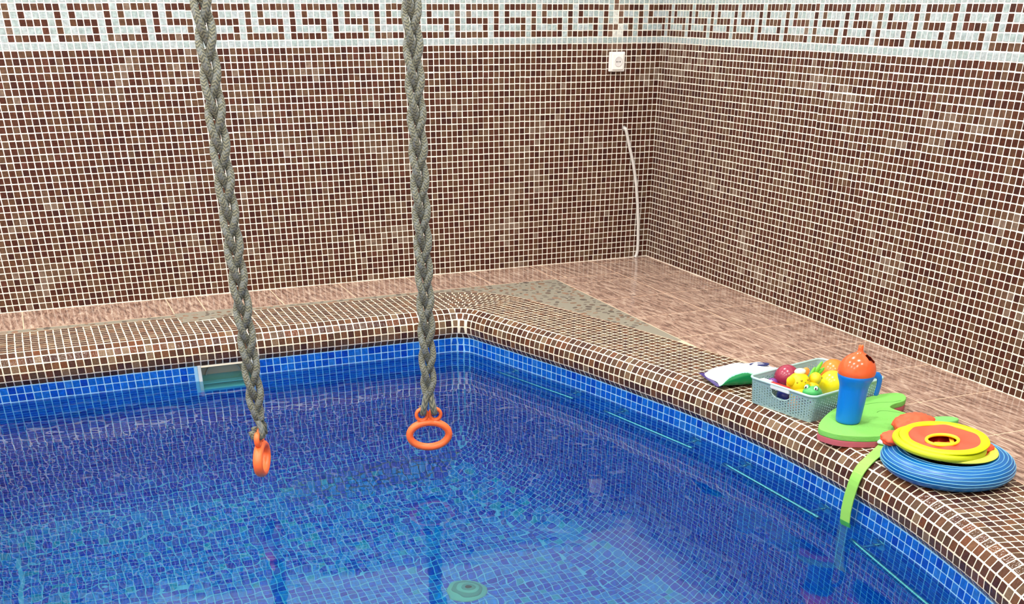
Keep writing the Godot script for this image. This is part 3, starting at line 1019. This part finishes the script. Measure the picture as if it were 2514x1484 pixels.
func basket() -> void:
	var o := thing("plastic_basket", "pale grey-blue perforated plastic basket full of bath toys", "basket", Vector3(-0.673, YF + 0.001, 2.331), 0.224)
	var m := mat(150, 186, 190, 0.42)
	var H := 0.086; var hx := 0.178; var hz := 0.136; var rc := 0.024
	# outline at height v: rounded rectangle, narrower at the foot
	var per := []
	var lens := [0.0]
	var add := func(p: Vector2, n: Vector2): per.push_back([p, n])
	for k in 4:
		var cx: float = [hx - rc, -(hx - rc), -(hx - rc), hx - rc][k]
		var cz: float = [hz - rc, hz - rc, -(hz - rc), -(hz - rc)][k]
		for q in 9:
			var a := PI / 2 * (k + q / 8.0)
			add.call(Vector2(cx, cz) + Vector2(cos(a), sin(a)) * rc, Vector2(cos(a), sin(a)))
	var pts := []
	for k in per.size():
		var a: Array = per[k]; var b: Array = per[(k + 1) % per.size()]
		var n := maxi(1, roundi((a[0] as Vector2).distance_to(b[0]) / 0.0056))
		for q in n: pts.push_back([(a[0] as Vector2).lerp(b[0], float(q) / n), ((a[1] as Vector2).lerp(b[1], float(q) / n)).normalized()])
	if pts.size() % 2: pts.pop_back()
	var P := func(i: int, y: float, depth: float) -> Vector3:
		var q: Array = pts[posmod(i, pts.size())]
		var p: Vector2 = q[0] - q[1] * (depth + 0.010 * (1.0 - y / H))
		return Vector3(p.x, y, p.y)
	var mb := MB.new(); var edge := MB.new()
	var th := 0.0022
	var rows := [0.0, 0.006]
	var y := 0.006
	while y < H - 0.016: y += 0.0045; rows.push_back(y)
	rows.push_back(H)
	var gripz := func(i): return pts[posmod(i, pts.size())][0]
	for i in pts.size():
		for r in rows.size() - 1:
			var y0: float = rows[r]; var y1: float = rows[r + 1]
			var c: Vector2 = (pts[i][0] + pts[(i + 1) % pts.size()][0]) / 2.0
			var slot: bool = i % 2 == 0 and r > 0 and r < rows.size() - 2 and (r + (i / 2) % 2) % 2 == 0
			var n3 := Vector3(pts[i][1].x, 0, pts[i][1].y)
			if absf(c.x) > hx - 0.004 and absf(c.y) < 0.040 and y0 > H - 0.044 and y1 < H + 0.001: continue
			if not slot:
				mb.quad(P.call(i, y0, 0), P.call(i + 1, y0, 0), P.call(i + 1, y1, 0), P.call(i, y1, 0), n3)
				mb.quad(P.call(i, y0, th), P.call(i + 1, y0, th), P.call(i + 1, y1, th), P.call(i, y1, th), -n3)
			else:
				var t3 := Vector3(-n3.z, 0, n3.x)
				mb.quad(P.call(i, y0, 0), P.call(i + 1, y0, 0), P.call(i + 1, y0, th), P.call(i, y0, th), Vector3.UP)
				mb.quad(P.call(i, y1, 0), P.call(i + 1, y1, 0), P.call(i + 1, y1, th), P.call(i, y1, th), Vector3.DOWN)
				mb.quad(P.call(i, y0, 0), P.call(i, y1, 0), P.call(i, y1, th), P.call(i, y0, th), t3)
				mb.quad(P.call(i + 1, y0, 0), P.call(i + 1, y1, 0), P.call(i + 1, y1, th), P.call(i + 1, y0, th), -t3)
				# raised chevron beside the slot
				mb.quad(P.call(i - 1, y0, -0.0008), P.call(i, y0 + 0.002, -0.0008), P.call(i, y1 + 0.002, -0.0008), P.call(i - 1, y1, -0.0008), n3)
	obj("wall", mb, m, o)
	var rim := []
	for i in range(0, pts.size(), 2): rim.push_back(P.call(i, H, -0.001))
	var rm := MB.new(); rm.tube(rim, 0.0042, 8, true)
	obj("rim", rm, mat(172, 206, 206, 0.38), o)
	var fl := PackedVector2Array()
	for i in range(0, pts.size(), 3): 
		var p: Vector3 = P.call(i, 0.0, 0.0); fl.push_back(Vector2(p.x, p.z))
	var fm := MB.new(); fm.slab(fl, 0.0, 0.003, 1.0, Vector2.ZERO, true)
	obj("floor_plate", fm, m, o)
	for s in [-1.0, 1.0]:
		var hm := MB.new()
		hm.box(Transform3D(Basis(), Vector3(s * (hx - 0.001), H - 0.007, 0)), Vector3(0.011, 0.016, 0.082), 0.003)
		obj("handle", hm, mat(216, 226, 234, 0.35), o)
		var fr := []
		for k in 13:
			var a := PI * k / 12
			fr.push_back(Vector3(s * (hx - 0.0045 - 0.002), H - 0.026 - sin(a) * 0.018, -cos(a) * 0.040))
		fr.push_front(Vector3(s * (hx - 0.003), H - 0.012, -0.040)); fr.push_back(Vector3(s * (hx - 0.003), H - 0.012, 0.040))
		var gm := MB.new(); gm.tube(fr, 0.0026, 8)
		obj("grip_edge", gm, mat(172, 206, 206, 0.38), o)

func ell(mb: MB, c: Vector3, r: Vector3, e := Vector3.ZERO, s := 20) -> void:
	mb.ball(Transform3D(Basis.from_euler(e) * Basis.from_scale(r), c), s, maxi(8, s / 2))

func toy_ball(c: Vector3, r: float, col: Color, label: String) -> void:
	var m := StandardMaterial3D.new(); m.albedo_color = col; m.roughness = 0.24; m.clearcoat_enabled = true; m.clearcoat = 0.4
	var mb := MB.new(); mb.ball(Transform3D(Basis.from_scale(Vector3.ONE * r), Vector3(0, r, 0)), 36, 24)
	var o := obj("toy_ball", mb, m, self); o.position = c - Vector3(0, r, 0)
	tag(o, label, "ball", "plastic balls in the basket")

func toys() -> void:
	toy_ball(Vector3(-0.728, YF + 0.068, 2.243), 0.0415, Color8(150, 28, 66), "shiny dark red ball at the back of the toy basket")
	toy_ball(Vector3(-0.780, YF + 0.050, 2.238), 0.020, Color8(112, 52, 140), "purple ball half hidden behind the dark red ball")
	toy_ball(Vector3(-0.540, YF + 0.064, 2.246), 0.044, Color8(250, 130, 30), "orange ball in the basket's far corner beside the cup")
	toy_ball(Vector3(-0.614, YF + 0.060, 2.338), 0.0425, Color8(240, 226, 20), "shiny yellow ball between the orange ball and the green frog")
	toy_ball(Vector3(-0.785, YF + 0.036, 2.326), 0.031, Color8(24, 36, 128), "navy blue ball seen through the basket's handle opening")
	toy_ball(Vector3(-0.800, YF + 0.026, 2.395), 0.022, Color8(244, 146, 100), "small peach ball low in the basket, seen through the handle opening")
	var yl := StandardMaterial3D.new(); yl.albedo_color = Color8(250, 216, 10); yl.roughness = 0.45
	# squeaky animal with round head, ears and purple snout
	var o := thing("bath_toy", "yellow squeaky bath toy with round ears and a purple snout", "bath toy", Vector3(-0.762, YF + 0.034, 2.350), 0.0, "squeaky bath toys in the basket")
	o.scale = Vector3.ONE * 1.18
	var b := MB.new()
	ell(b, Vector3(0, 0.040, 0), Vector3(0.033, 0.031, 0.030)); ell(b, Vector3(-0.006, 0.010, 0.018), Vector3(0.027, 0.026, 0.024))
	obj("body", b, yl, o)
	for s in [-1.0, 1.0]:
		var em := MB.new()
		ell(em, Vector3(-0.004 + s * 0.030, 0.054 if s < 0 else 0.066, 0.010 * -s), Vector3(0.012, 0.014, 0.007), Vector3(0, -0.3, -s * 0.5))
		obj("ear", em, yl if s < 0 else mat(244, 150, 60, 0.45), o)
	var sn := MB.new()
	ell(sn, Vector3(-0.020, 0.012, 0.042), Vector3(0.016, 0.011, 0.010), Vector3(0, 0.3, 0.25)); ell(sn, Vector3(0.000, 0.004, 0.048), Vector3(0.014, 0.011, 0.010), Vector3(0, 0, -0.5))
	obj("snout", sn, mat(150, 66, 150, 0.4), o)
	var tf := MB.new(); ell(tf, Vector3(0.004, 0.072, -0.004), Vector3(0.017, 0.009, 0.014))
	obj("tuft", tf, mat(246, 236, 206, 0.5), o)
	for k in 5:
		var sp := MB.new(); var a := -0.7 + k * 0.38
		ell(sp, Vector3(0.030 * sin(a), 0.051 + 0.006 * (k % 2), 0.0265 * cos(a)), Vector3(0.003, 0.0022, 0.003), Vector3.ZERO, 8)
		obj("spot", sp, mat(170, 140, 10, 0.5), o)
	# duckling
	o = thing("bath_toy", "small yellow duckling bath toy behind the green frog", "bath toy", Vector3(-0.708, YF + 0.052, 2.358), 0.9, "squeaky bath toys in the basket")
	o.scale = Vector3.ONE * 1.15
	b = MB.new()
	ell(b, Vector3(0, 0.012, 0), Vector3(0.024, 0.018, 0.019)); ell(b, Vector3(0.008, 0.034, 0.004), Vector3(0.020, 0.018, 0.018)); ell(b, Vector3(-0.024, 0.022, 0), Vector3(0.010, 0.008, 0.009))
	obj("body", b, mat(226, 206, 30, 0.45), o)
	b = MB.new(); ell(b, Vector3(0.028, 0.030, 0.008), Vector3(0.012, 0.006, 0.010)); ell(b, Vector3(0.027, 0.036, 0.007), Vector3(0.008, 0.006, 0.008))
	obj("beak", b, mat(222, 190, 30, 0.45), o)
	b = MB.new(); ell(b, Vector3(0.012, 0.036, 0.0215), Vector3(0.003, 0.004, 0.002), Vector3.ZERO, 8)
	obj("eye", b, mat(120, 84, 20, 0.4), o)
	# frog
	o = thing("bath_toy", "green frog bath toy with white eyes at the basket's near corner", "bath toy", Vector3(-0.768, YF + 0.052, 2.436), -0.9, "squeaky bath toys in the basket")
	o.scale = Vector3.ONE * 1.25
	b = MB.new()
	ell(b, Vector3(0, 0.018, 0), Vector3(0.024, 0.018, 0.030)); ell(b, Vector3(0, 0.026, 0.020), Vector3(0.022, 0.015, 0.018), Vector3(-0.2, 0, 0)); ell(b, Vector3(0.018, 0.008, -0.010), Vector3(0.010, 0.012, 0.016)); ell(b, Vector3(-0.018, 0.008, -0.010), Vector3(0.010, 0.012, 0.016))
	obj("body", b, mat(74, 182, 100, 0.4), o)
	b = MB.new(); ell(b, Vector3(0, 0.021, 0.034), Vector3(0.016, 0.0018, 0.0055)); obj("mouth", b, mat(30, 92, 50, 0.5), o)
	for s in [-1.0, 1.0]:
		b = MB.new(); ell(b, Vector3(s * 0.011, 0.039, 0.022), Vector3(0.0075, 0.0075, 0.007)); obj("eyelid", b, mat(74, 182, 100, 0.4), o)
		b = MB.new(); ell(b, Vector3(s * 0.012, 0.0405, 0.0265), Vector3(0.0052, 0.0052, 0.004)); obj("eye", b, mat(240, 244, 240, 0.3), o)
		b = MB.new(); ell(b, Vector3(s * 0.0125, 0.0405, 0.0300), Vector3(0.002, 0.003, 0.0012), Vector3.ZERO, 8); obj("pupil", b, mat(20, 40, 24, 0.3), o)
	# green spiky tail fin of a toy
	o = thing("bath_toy", "bright green leafy bath toy sticking up behind the duckling", "bath toy", Vector3(-0.655, YF + 0.055, 2.288), 0.2, "squeaky bath toys in the basket")
	b = MB.new()
	ell(b, Vector3(0, 0.010, 0), Vector3(0.020, 0.022, 0.014))
	obj("body", b, mat(96, 190, 50, 0.4), o)
	for q in [[0.012, 0.044, -0.75, 0.030], [0.026, 0.032, -1.1, 0.024], [-0.012, 0.034, -0.5, 0.022], [0.004, 0.036, -0.9, 0.022]]:
		b = MB.new(); ell(b, Vector3(q[0], q[1], 0.004), Vector3(0.008, q[3], 0.006), Vector3(0, 0, q[2]))
		obj("leaf", b, mat(110, 202, 56, 0.4), o)
	# flat things along the near side
	b = MB.new(); b.box(Transform3D(Basis(Vector3.UP, -1.35), Vector3.ZERO), Vector3(0.082, 0.012, 0.030), 0.005)
	var rb := obj("bath_toy", b, mat(214, 40, 36, 0.35), self); rb.position = Vector3(-0.834, YF + 0.079, 2.346)
	tag(rb, "flat red plastic toy lying behind the basket's white handle", "bath toy")
	b = MB.new(); b.box(Transform3D(Basis(Vector3.UP, -1.35), Vector3.ZERO), Vector3(0.045, 0.016, 0.036), 0.004)
	var wb := obj("bath_toy", b, mat(244, 244, 244, 0.35), self); wb.position = Vector3(-0.845, YF + 0.076, 2.283)
	tag(wb, "small white plastic block beside the flat red toy", "bath toy")

func rounded_slab(poly: PackedVector2Array, y0: float, y1: float, r: float) -> MB:
	# plate with rounded edges
	var mb := MB.new()
	var n := poly.size()
	var nrm := []
	var cw := Geometry2D.is_polygon_clockwise(poly)
	for k in n:
		var d := (poly[(k + 1) % n] - poly[(k - 1 + n) % n]).normalized()
		nrm.push_back(Vector2(d.y, -d.x) * (-1.0 if cw else 1.0))
	var rows := []
	for q in [[-r, 0.0], [-r * 0.3, 0.3 * r], [0.0, r], [0.0, y1 - y0 - r], [-r * 0.3, y1 - y0 - 0.3 * r], [-r, y1 - y0]]:
		var row := PackedVector3Array()
		for k in n:
			var p: Vector2 = poly[k] + nrm[k] * q[0]
			row.push_back(Vector3(p.x, y0 + q[1], p.y))
		rows.push_back(row)
	mb.grid(rows, true, not cw)
	var top := PackedVector2Array()
	for k in n: top.push_back(poly[k] - nrm[k] * r)
	var t := Geometry2D.triangulate_polygon(top)
	for k in range(0, t.size(), 3):
		var a := Vector3(top[t[k]].x, y1, top[t[k]].y); var b := Vector3(top[t[k + 1]].x, y1, top[t[k + 1]].y); var c := Vector3(top[t[k + 2]].x, y1, top[t[k + 2]].y)
		mb.tri(a, b, c, Vector3.UP)
		var dn := Vector3(0, y0 - y1, 0)
		mb.tri(a + dn, b + dn, c + dn, Vector3.DOWN)
	return mb

func smooth_poly(p: Array, n := 4) -> PackedVector2Array:
	var out := PackedVector2Array()
	var m := p.size()
	for k in m:
		var a: Vector2 = p[(k - 1 + m) % m]; var b: Vector2 = p[k]; var c: Vector2 = p[(k + 1) % m]; var d: Vector2 = p[(k + 2) % m]
		for q in n: out.push_back(b.cubic_interpolate(c, a, d, float(q) / n))
	return out

func kickboard() -> void:
	var at := Vector3(-0.69, YF + 0.001, 2.61)
	var o := thing("kickboard", "foam kickboard, green on top and pink below, under the blue cup", "kickboard", at)
	var pts := []
	for q in [[-0.879, 2.654], [-0.878, 2.624], [-0.846, 2.585], [-0.790, 2.540], [-0.719, 2.495], [-0.632, 2.464], [-0.509, 2.438], [-0.444, 2.440], [-0.416, 2.459], [-0.430, 2.495], [-0.464, 2.522], [-0.505, 2.531], [-0.534, 2.543], [-0.548, 2.562], [-0.540, 2.610], [-0.524, 2.670], [-0.508, 2.725], [-0.525, 2.768], [-0.590, 2.785], [-0.660, 2.775], [-0.731, 2.758], [-0.800, 2.738], [-0.857, 2.700]]:
		pts.push_back(Vector2(q[0] - at.x, q[1] - at.z))
	var poly := smooth_poly(pts)
	var low := poly.duplicate()
	var foam := StandardMaterial3D.new(); foam.albedo_color = Color8(122, 200, 92); foam.roughness = 0.75
	foam.normal_enabled = true; foam.normal_texture = bump_tex; foam.normal_scale = 0.35; foam.uv1_triplanar = true; foam.uv1_scale = Vector3.ONE * 12.0
	obj("pink_layer", rounded_slab(low, 0.0, 0.0185, 0.002), mat(186, 92, 104, 0.75), o)
	obj("green_layer", rounded_slab(poly, 0.0187, 0.037, 0.0025), foam, o)
	# pressed grooves: dark green cords let into the surface
	for g in [[[-0.62, 2.503], [-0.560, 2.503], [-0.505, 2.517], [-0.47, 2.515]], [[-0.622, 2.580], [-0.602, 2.572], [-0.580, 2.582], [-0.555, 2.612], [-0.536, 2.655]]]:
		var c := Curve3D.new()
		for k in g.size():
			var p := Vector3(g[k][0] - at.x, 0.0368, g[k][1] - at.z)
			var a: Array = g[maxi(k - 1, 0)]; var b: Array = g[mini(k + 1, g.size() - 1)]
			var t := Vector3(b[0] - a[0], 0, b[1] - a[1]) * 0.17
			c.add_point(p, -t, t)
		var mb := MB.new(); mb.tube(Array(c.tessellate(4, 3)), 0.0018, 8, false, 1, 1, 0.5)
		obj("groove", mb, mat(84, 150, 62, 0.8), o)
	var em := MB.new()
	for k in 9:
		em.box(Transform3D(Basis(Vector3.UP, -0.5 + 0.2 * sin(k * 1.7)), Vector3(-0.05 + 0.011 * k, 0.0368, 0.040 - 0.004 * k + 0.004 * sin(k * 2.3))), Vector3(0.008, 0.0008, 0.0022))
	obj("embossing", em, mat(104, 182, 78, 0.8), o)

func cup() -> void:
	var o := thing("bath_cup", "tall blue cup with an orange onion-shaped lid standing on the kickboard", "cup", Vector3(-0.761, YF + 0.0385, 2.612))
	var blue := StandardMaterial3D.new(); blue.albedo_color = Color8(0, 122, 224); blue.roughness = 0.36
	var pr := [Vector2(0, 0.0), Vector2(0.034, 0.0), Vector2(0.0365, 0.003), Vector2(0.0378, 0.010), Vector2(0.0402, 0.050), Vector2(0.0418, 0.085), Vector2(0.0424, 0.104), Vector2(0.0432, 0.113), Vector2(0.0465, 0.123), Vector2(0.0520, 0.135), Vector2(0.0545, 0.143), Vector2(0.0548, 0.150), Vector2(0.0520, 0.151)]
	var mb := MB.new(); mb.lathe(Transform3D(), pr, 48)
	obj("body", mb, blue, o)
	var lid := StandardMaterial3D.new(); lid.albedo_color = Color8(220, 94, 48); lid.roughness = 0.2
	# dome with an opening towards the back right
	var dome := [Vector2(0.0545, 0.1495), Vector2(0.0562, 0.156), Vector2(0.0552, 0.166), Vector2(0.0515, 0.178), Vector2(0.0455, 0.189), Vector2(0.0375, 0.198), Vector2(0.0285, 0.2045), Vector2(0.0190, 0.2095), Vector2(0.0115, 0.2135), Vector2(0.0080, 0.2185), Vector2(0.0074, 0.225), Vector2(0.0072, 0.2305), Vector2(0.0, 0.2325)]
	var shell := MB.new(); var inner := MB.new()
	var seg := 56
	for pass_ in 2:
		var rows := []
		for p in dome:
			var row := PackedVector3Array()
			for k in seg + 1:
				var a := TAU * k / seg
				var r: float = p.x
				# pleat where the onion tip gathers
				r *= 1.0 + 0.10 * smoothstep(0.178, 0.205, p.y) * maxf(0.0, cos(a - 1.9)) - 0.05 * smoothstep(0.17, 0.205, p.y) * maxf(0.0, cos(2 * (a - 2.6)))
				if pass_ == 1: r = maxf(r - 0.0022, 0.0)
				row.push_back(Vector3(cos(a) * r, p.y - (0.0022 if pass_ == 1 else 0.0), sin(a) * r))
			rows.push_back(row)
		var tmp := MB.new(); tmp.grid(rows, false, pass_ == 1)
		# leave out the faces of the opening
		var keepix := PackedInt32Array()
		for t in range(0, tmp.ix.size(), 3):
			var c := (tmp.v[tmp.ix[t]] + tmp.v[tmp.ix[t + 1]] + tmp.v[tmp.ix[t + 2]]) / 3.0
			var a := wrapf(atan2(c.z, c.x) - 0.75, -PI, PI)
			var open_w := 0.72 * clampf((c.y - 0.184) / 0.014, 0.0, 1.0)
			if absf(a) < open_w and c.y < 0.2085: continue
			keepix.append_array([tmp.ix[t], tmp.ix[t + 1], tmp.ix[t + 2]])
		tmp.ix = keepix
		if pass_ == 0: shell = tmp
		else: inner = tmp
	obj("lid", shell, lid, o)
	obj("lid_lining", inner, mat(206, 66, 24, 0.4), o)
	var sm := MB.new()
	for k in 3:
		var a := 2.1 * k
		ell(sm, Vector3(cos(a) * 0.004, 0.231, sin(a) * 0.004), Vector3(0.004, 0.005, 0.004), Vector3.ZERO, 10)
	obj("stalk_tip", sm, mat(240, 112, 50, 0.4), o)
	var hp := []
	var dir := Vector3(0.89, 0, 0.17).normalized()
	for q in [[0.050, 0.139], [0.062, 0.142], [0.073, 0.1395], [0.080, 0.132], [0.083, 0.120], [0.083, 0.105], [0.0815, 0.090], [0.080, 0.079], [0.0795, 0.076]]: hp.push_back(dir * q[0] + Vector3(0, q[1], 0))
	var hm := MB.new(); hm.tube(hp, [0.010, 0.010, 0.010, 0.0105, 0.0105, 0.0105, 0.0105, 0.010, 0.007], 14, false, 1, 1, 0.42, Vector3(0.1, 0.3, 1))
	obj("handle", hm, blue, o)

func strap() -> void:
	var o := thing("swim_strap", "light green webbing strap hanging over the coping into the water", "strap", Vector3(-0.800, YF, 2.83))
	var path := []
	# from under the ring, over the rounded edge, then straight down
	for q in [[-0.735, 0.010, 2.765], [-0.775, 0.008, 2.790], [-0.815, 0.005, 2.812], [-0.848, -0.002, 2.826], [-0.872, -0.016, 2.832], [-0.888, -0.040, 2.834], [-0.894, -0.070, 2.832], [-0.896, -0.110, 2.828], [-0.897, -0.150, 2.827], [-0.896, -0.185, 2.829], [-0.895, -0.205, 2.832], [-0.893, -0.222, 2.834]]:
		path.push_back(Vector3(q[0] + 0.800, q[1] + 0.002, q[2] - 2.83))
	var c := Curve3D.new()
	for k in path.size():
		var t: Vector3 = (path[mini(k + 1, path.size() - 1)] - path[maxi(k - 1, 0)]) * 0.17
		c.add_point(path[k], -t, t)
	var pts := c.tessellate(4, 3)
	var rows := []
	var n := pts.size()
	for k in n:
		var t := (pts[mini(k + 1, n - 1)] - pts[maxi(k - 1, 0)]).normalized()
		var w := Vector3(0.10, 0, 1.0).normalized()
		if k < 8: w = w.lerp(Vector3(-0.55, 0, 0.85), (8 - k) / 9.0)
		w = (w - t * w.dot(t)).normalized()
		var nn := t.cross(w)
		var hw := 0.019; var th := 0.0016 + (0.0008 if k % 9 == 0 else 0.0)
		rows.push_back(PackedVector3Array([pts[k] - w * hw - nn * th, pts[k] - nn * th, pts[k] + w * hw - nn * th, pts[k] + w * hw + nn * th, pts[k] + nn * th, pts[k] - w * hw + nn * th]))
	var mb := MB.new()
	for k in n - 1:
		for j in 6:
			var a: Vector3 = rows[k][j]; var b: Vector3 = rows[k][(j + 1) % 6]
			var mid: Vector3 = (pts[k] + pts[k + 1]) / 2.0
			mb.quad(a, b, rows[k + 1][(j + 1) % 6], rows[k + 1][j], (a + b) / 2.0 - mid)
	for q in [0, n - 1]:
		var r: PackedVector3Array = rows[q]
		mb.quad(r[0], r[2], r[3], r[5], pts[q] - pts[1 if q == 0 else n - 2])
	var m := mat(146, 214, 96, 0.8)
	obj("webbing", mb, m, o)
	var bm := MB.new(); bm.box(Transform3D(Basis(Vector3.UP, 0.55), Vector3(0.055, 0.022, -0.067)), Vector3(0.032, 0.010, 0.030), 0.003)
	obj("buckle", bm, mat(206, 222, 240, 0.35), o)
	var fo := MB.new()
	var poly := []
	for k in 14:
		var a := TAU * k / 14
		poly.push_back(Vector2(cos(a) * 0.052, sin(a) * 0.026).rotated(0.25))
	fo = rounded_slab(smooth_poly(poly, 2), 0.0, 0.016, 0.004)
	var f := thing("foam_float", "small green foam float with a blue underside behind the hoop stack", "float", Vector3(-0.452, YF + 0.001, 2.690))
	obj("blue_layer", rounded_slab(smooth_poly(poly, 2), 0.0, 0.013, 0.003), mat(30, 90, 160, 0.7), f)
	var top := obj("green_layer", fo, mat(122, 200, 110, 0.75), f); top.position.y = 0.0132

func swim_ring() -> void:
	var o := thing("swim_ring", "blue swim ring with thin pale blue stripes at the coping edge", "swim ring", Vector3(-0.705, YF + 0.001, 2.980))
	var blue := mat(0, 98, 172, 0.34); var pale := mat(120, 190, 230, 0.4)
	var R := 0.1355; var a := 0.0455; var b := 0.033
	var sect := func(t: float) -> Vector2: return Vector2(R + cos(t) * a, b + sin(t) * b)
	var rows := []
	for k in 41:
		var t := -PI / 2 + TAU * k / 40
		rows.push_back(sect.call(t))
	var body := MB.new()
	body.lathe(Transform3D(), rows, 72)
	obj("tube", body, blue, o)
	for k in 8:
		var t := -0.22 + 0.27 * k
		var ring := []
		var p: Vector2 = sect.call(t)
		for q in 90:
			var ph := TAU * q / 90
			var wob := 0.0006 * sin(ph * 11 + k * 2)
			ring.push_back(Vector3(cos(ph) * p.x, p.y + wob, sin(ph) * p.x))
		var mb := MB.new(); mb.tube(ring, 0.0011, 6, true)
		obj("stripe", mb, pale, o)

func mesh_texture() -> ImageTexture:
	var im := Image.create(32, 32, false, Image.FORMAT_RGB8)
	for y in 32:
		for x in 32:
			var d := Vector2(fposmod(x + (4 if (y / 8) % 2 else 0), 8) - 3.5, y % 8 - 3.5).length()
			im.set_pixel(x, y, Color8(246, 92, 64).lerp(Color8(186, 48, 40), smoothstep(2.8, 1.6, d)))
	return ImageTexture.create_from_image(im)

func hoop_band(mb: MB, c: Vector3, r: float, w: float, h: float, tip: Basis, puff := 0.0) -> void:
	# a soft fabric channel: flattened ring section
	var rows := []
	for k in 17:
		var t := TAU * k / 16
		var row := PackedVector3Array()
		for q in 72:
			var ph := TAU * q / 72
			var rr := r + cos(t) * w * (1.0 + puff * sin(ph * 9.0))
			row.push_back(c + tip * Vector3(cos(ph) * rr, sin(t) * h + puff * 0.01 * sin(ph * 7), sin(ph) * rr))
		rows.push_back(row)
	mb.grid(rows, true)

func hoops() -> void:
	var o := thing("pop_up_hoops", "collapsed yellow hoops with orange netting lying on the blue swim ring", "hoop toy", Vector3(-0.725, YF + 0.062, 2.965))
	var yel := mat(226, 236, 0, 0.5); var yg := mat(186, 200, 0, 0.5); var pale := mat(230, 240, 90, 0.5)
	var net := StandardMaterial3D.new(); net.albedo_texture = mesh_texture(); net.roughness = 0.7; net.uv1_scale = Vector3(48, 14, 1)
	var net2 := StandardMaterial3D.new(); net2.albedo_color = Color8(246, 94, 60); net2.roughness = 0.7
	var T1 := Basis.from_euler(Vector3(0.02, 0, 0.03)); var T2 := Basis.from_euler(Vector3(0.03, 0, -0.05)); var T3 := Basis.from_euler(Vector3(0.0, 0, -0.03))
	var mb := MB.new(); hoop_band(mb, Vector3(0.026, 0.011, 0.010), 0.114, 0.014, 0.006, T3)
	obj("low_hoop", mb, pale, o)
	mb = MB.new(); hoop_band(mb, Vector3(-0.008, 0.023, -0.002), 0.118, 0.010, 0.010, T2)
	obj("middle_hoop", mb, yg, o)
	mb = MB.new(); hoop_band(mb, Vector3(0.002, 0.039, 0.003), 0.1080, 0.0125, 0.0060, T1, 0.03)
	obj("top_hoop", mb, yel, o)
	# netting: a shallow annulus from the top hoop to the oval opening, and creased folds below
	var ov := func(ph: float, k: float) -> Vector3: return Vector3(cos(ph) * 0.046 * k - 0.020, 0, sin(ph) * 0.037 * k + 0.014)
	var rows := []
	for k in 9:
		var u := k / 8.0
		var row := PackedVector3Array()
		for q in 73:
			var ph := TAU * q / 72
			var pin: Vector3 = ov.call(ph, 1.0)
			var pout := Vector3(cos(ph) * 0.0985, 0, sin(ph) * 0.0985)
			var p := pout.lerp(pin, u)
			row.push_back(Vector3(0.002, 0.040, 0.003) + T1 * (p + Vector3(0, -0.004 * sin(u * PI) + 0.0022 * sin(ph * 6 + u * 3), 0)))
		rows.push_back(row)
	mb = MB.new(); mb.grid(rows, false, true)
	obj("top_net", mb, net, o)
	var inner := []
	for q in 56: inner.push_back(Vector3(0.002, 0.0412, 0.003) + T1 * (ov.call(TAU * q / 56, 1.0) as Vector3))
	mb = MB.new(); mb.tube(inner, 0.0045, 10, true)
	obj("opening_loop", mb, mat(248, 226, 40, 0.5), o)
	for lay_ in 3:
		rows = []
		var cc: Vector3 = [Vector3(0.026, 0.010, 0.010), Vector3(0.0, 0.016, 0.0), Vector3(-0.008, 0.026, -0.002)][lay_]
		var r0: float = [0.104, 0.100, 0.110][lay_]
		for k in 10:
			var u := k / 9.0
			var row := PackedVector3Array()
			for q in 73:
				var ph := TAU * q / 72
				var r := r0 * (1.0 - u * (1.0 if lay_ < 2 else 0.42))
				row.push_back(cc + Vector3(cos(ph) * r, 0.004 * sin(ph * (5 + lay_ * 3) + u * 4 + lay_) * (1 - u) * u * 4, sin(ph) * r))
			rows.push_back(row)
		mb = MB.new(); mb.grid(rows, false, true)
		obj("net_fold", mb, net if lay_ != 1 else net2, o)
	for q in [[0.055, 0.030, 0.010, 0.9], [0.015, 0.032, 0.022, -0.5]]:
		mb = MB.new(); mb.box(Transform3D(Basis(Vector3.UP, q[3]), Vector3(q[0] - 0.03, q[1], q[2])), Vector3(0.050, 0.002, 0.012), 0.0006)
		obj("tape", mb, mat(246, 180, 40, 0.6), o)
	mb = MB.new(); mb.box(Transform3D(Basis(Vector3.UP, 1.4), Vector3(-0.036, 0.031, 0.026)), Vector3(0.034, 0.002, 0.012), 0.0006)
	obj("blue_tape", mb, mat(70, 130, 210, 0.6), o)
	# crumpled netting spilling out behind
	var cr := FastNoiseLite.new(); cr.seed = 31; cr.frequency = 14.0
	for q in [[Vector3(0.088, 0.000, -0.205), Vector3(0.072, 0.028, 0.052)], [Vector3(-0.078, 0.016, -0.095), Vector3(0.046, 0.020, 0.036)], [Vector3(0.100, 0.016, 0.050), Vector3(0.030, 0.014, 0.034)]]:
		rows = []
		for k in 21:
			var t := -PI / 2 + PI * k / 20
			var row := PackedVector3Array()
			for j in 40:
				var ph := TAU * j / 40
				var d := Vector3(cos(t) * cos(ph), sin(t), cos(t) * sin(ph))
				var f := 1.0 + 0.24 * cr.get_noise_3dv(d * 0.12 + q[0])
				row.push_back(q[0] + Vector3(d.x * q[1].x, d.y * q[1].y, d.z * q[1].z) * f)
			rows.push_back(row)
		mb = MB.new(); mb.grid(rows, true)
		obj("loose_net", mb, net2, o)
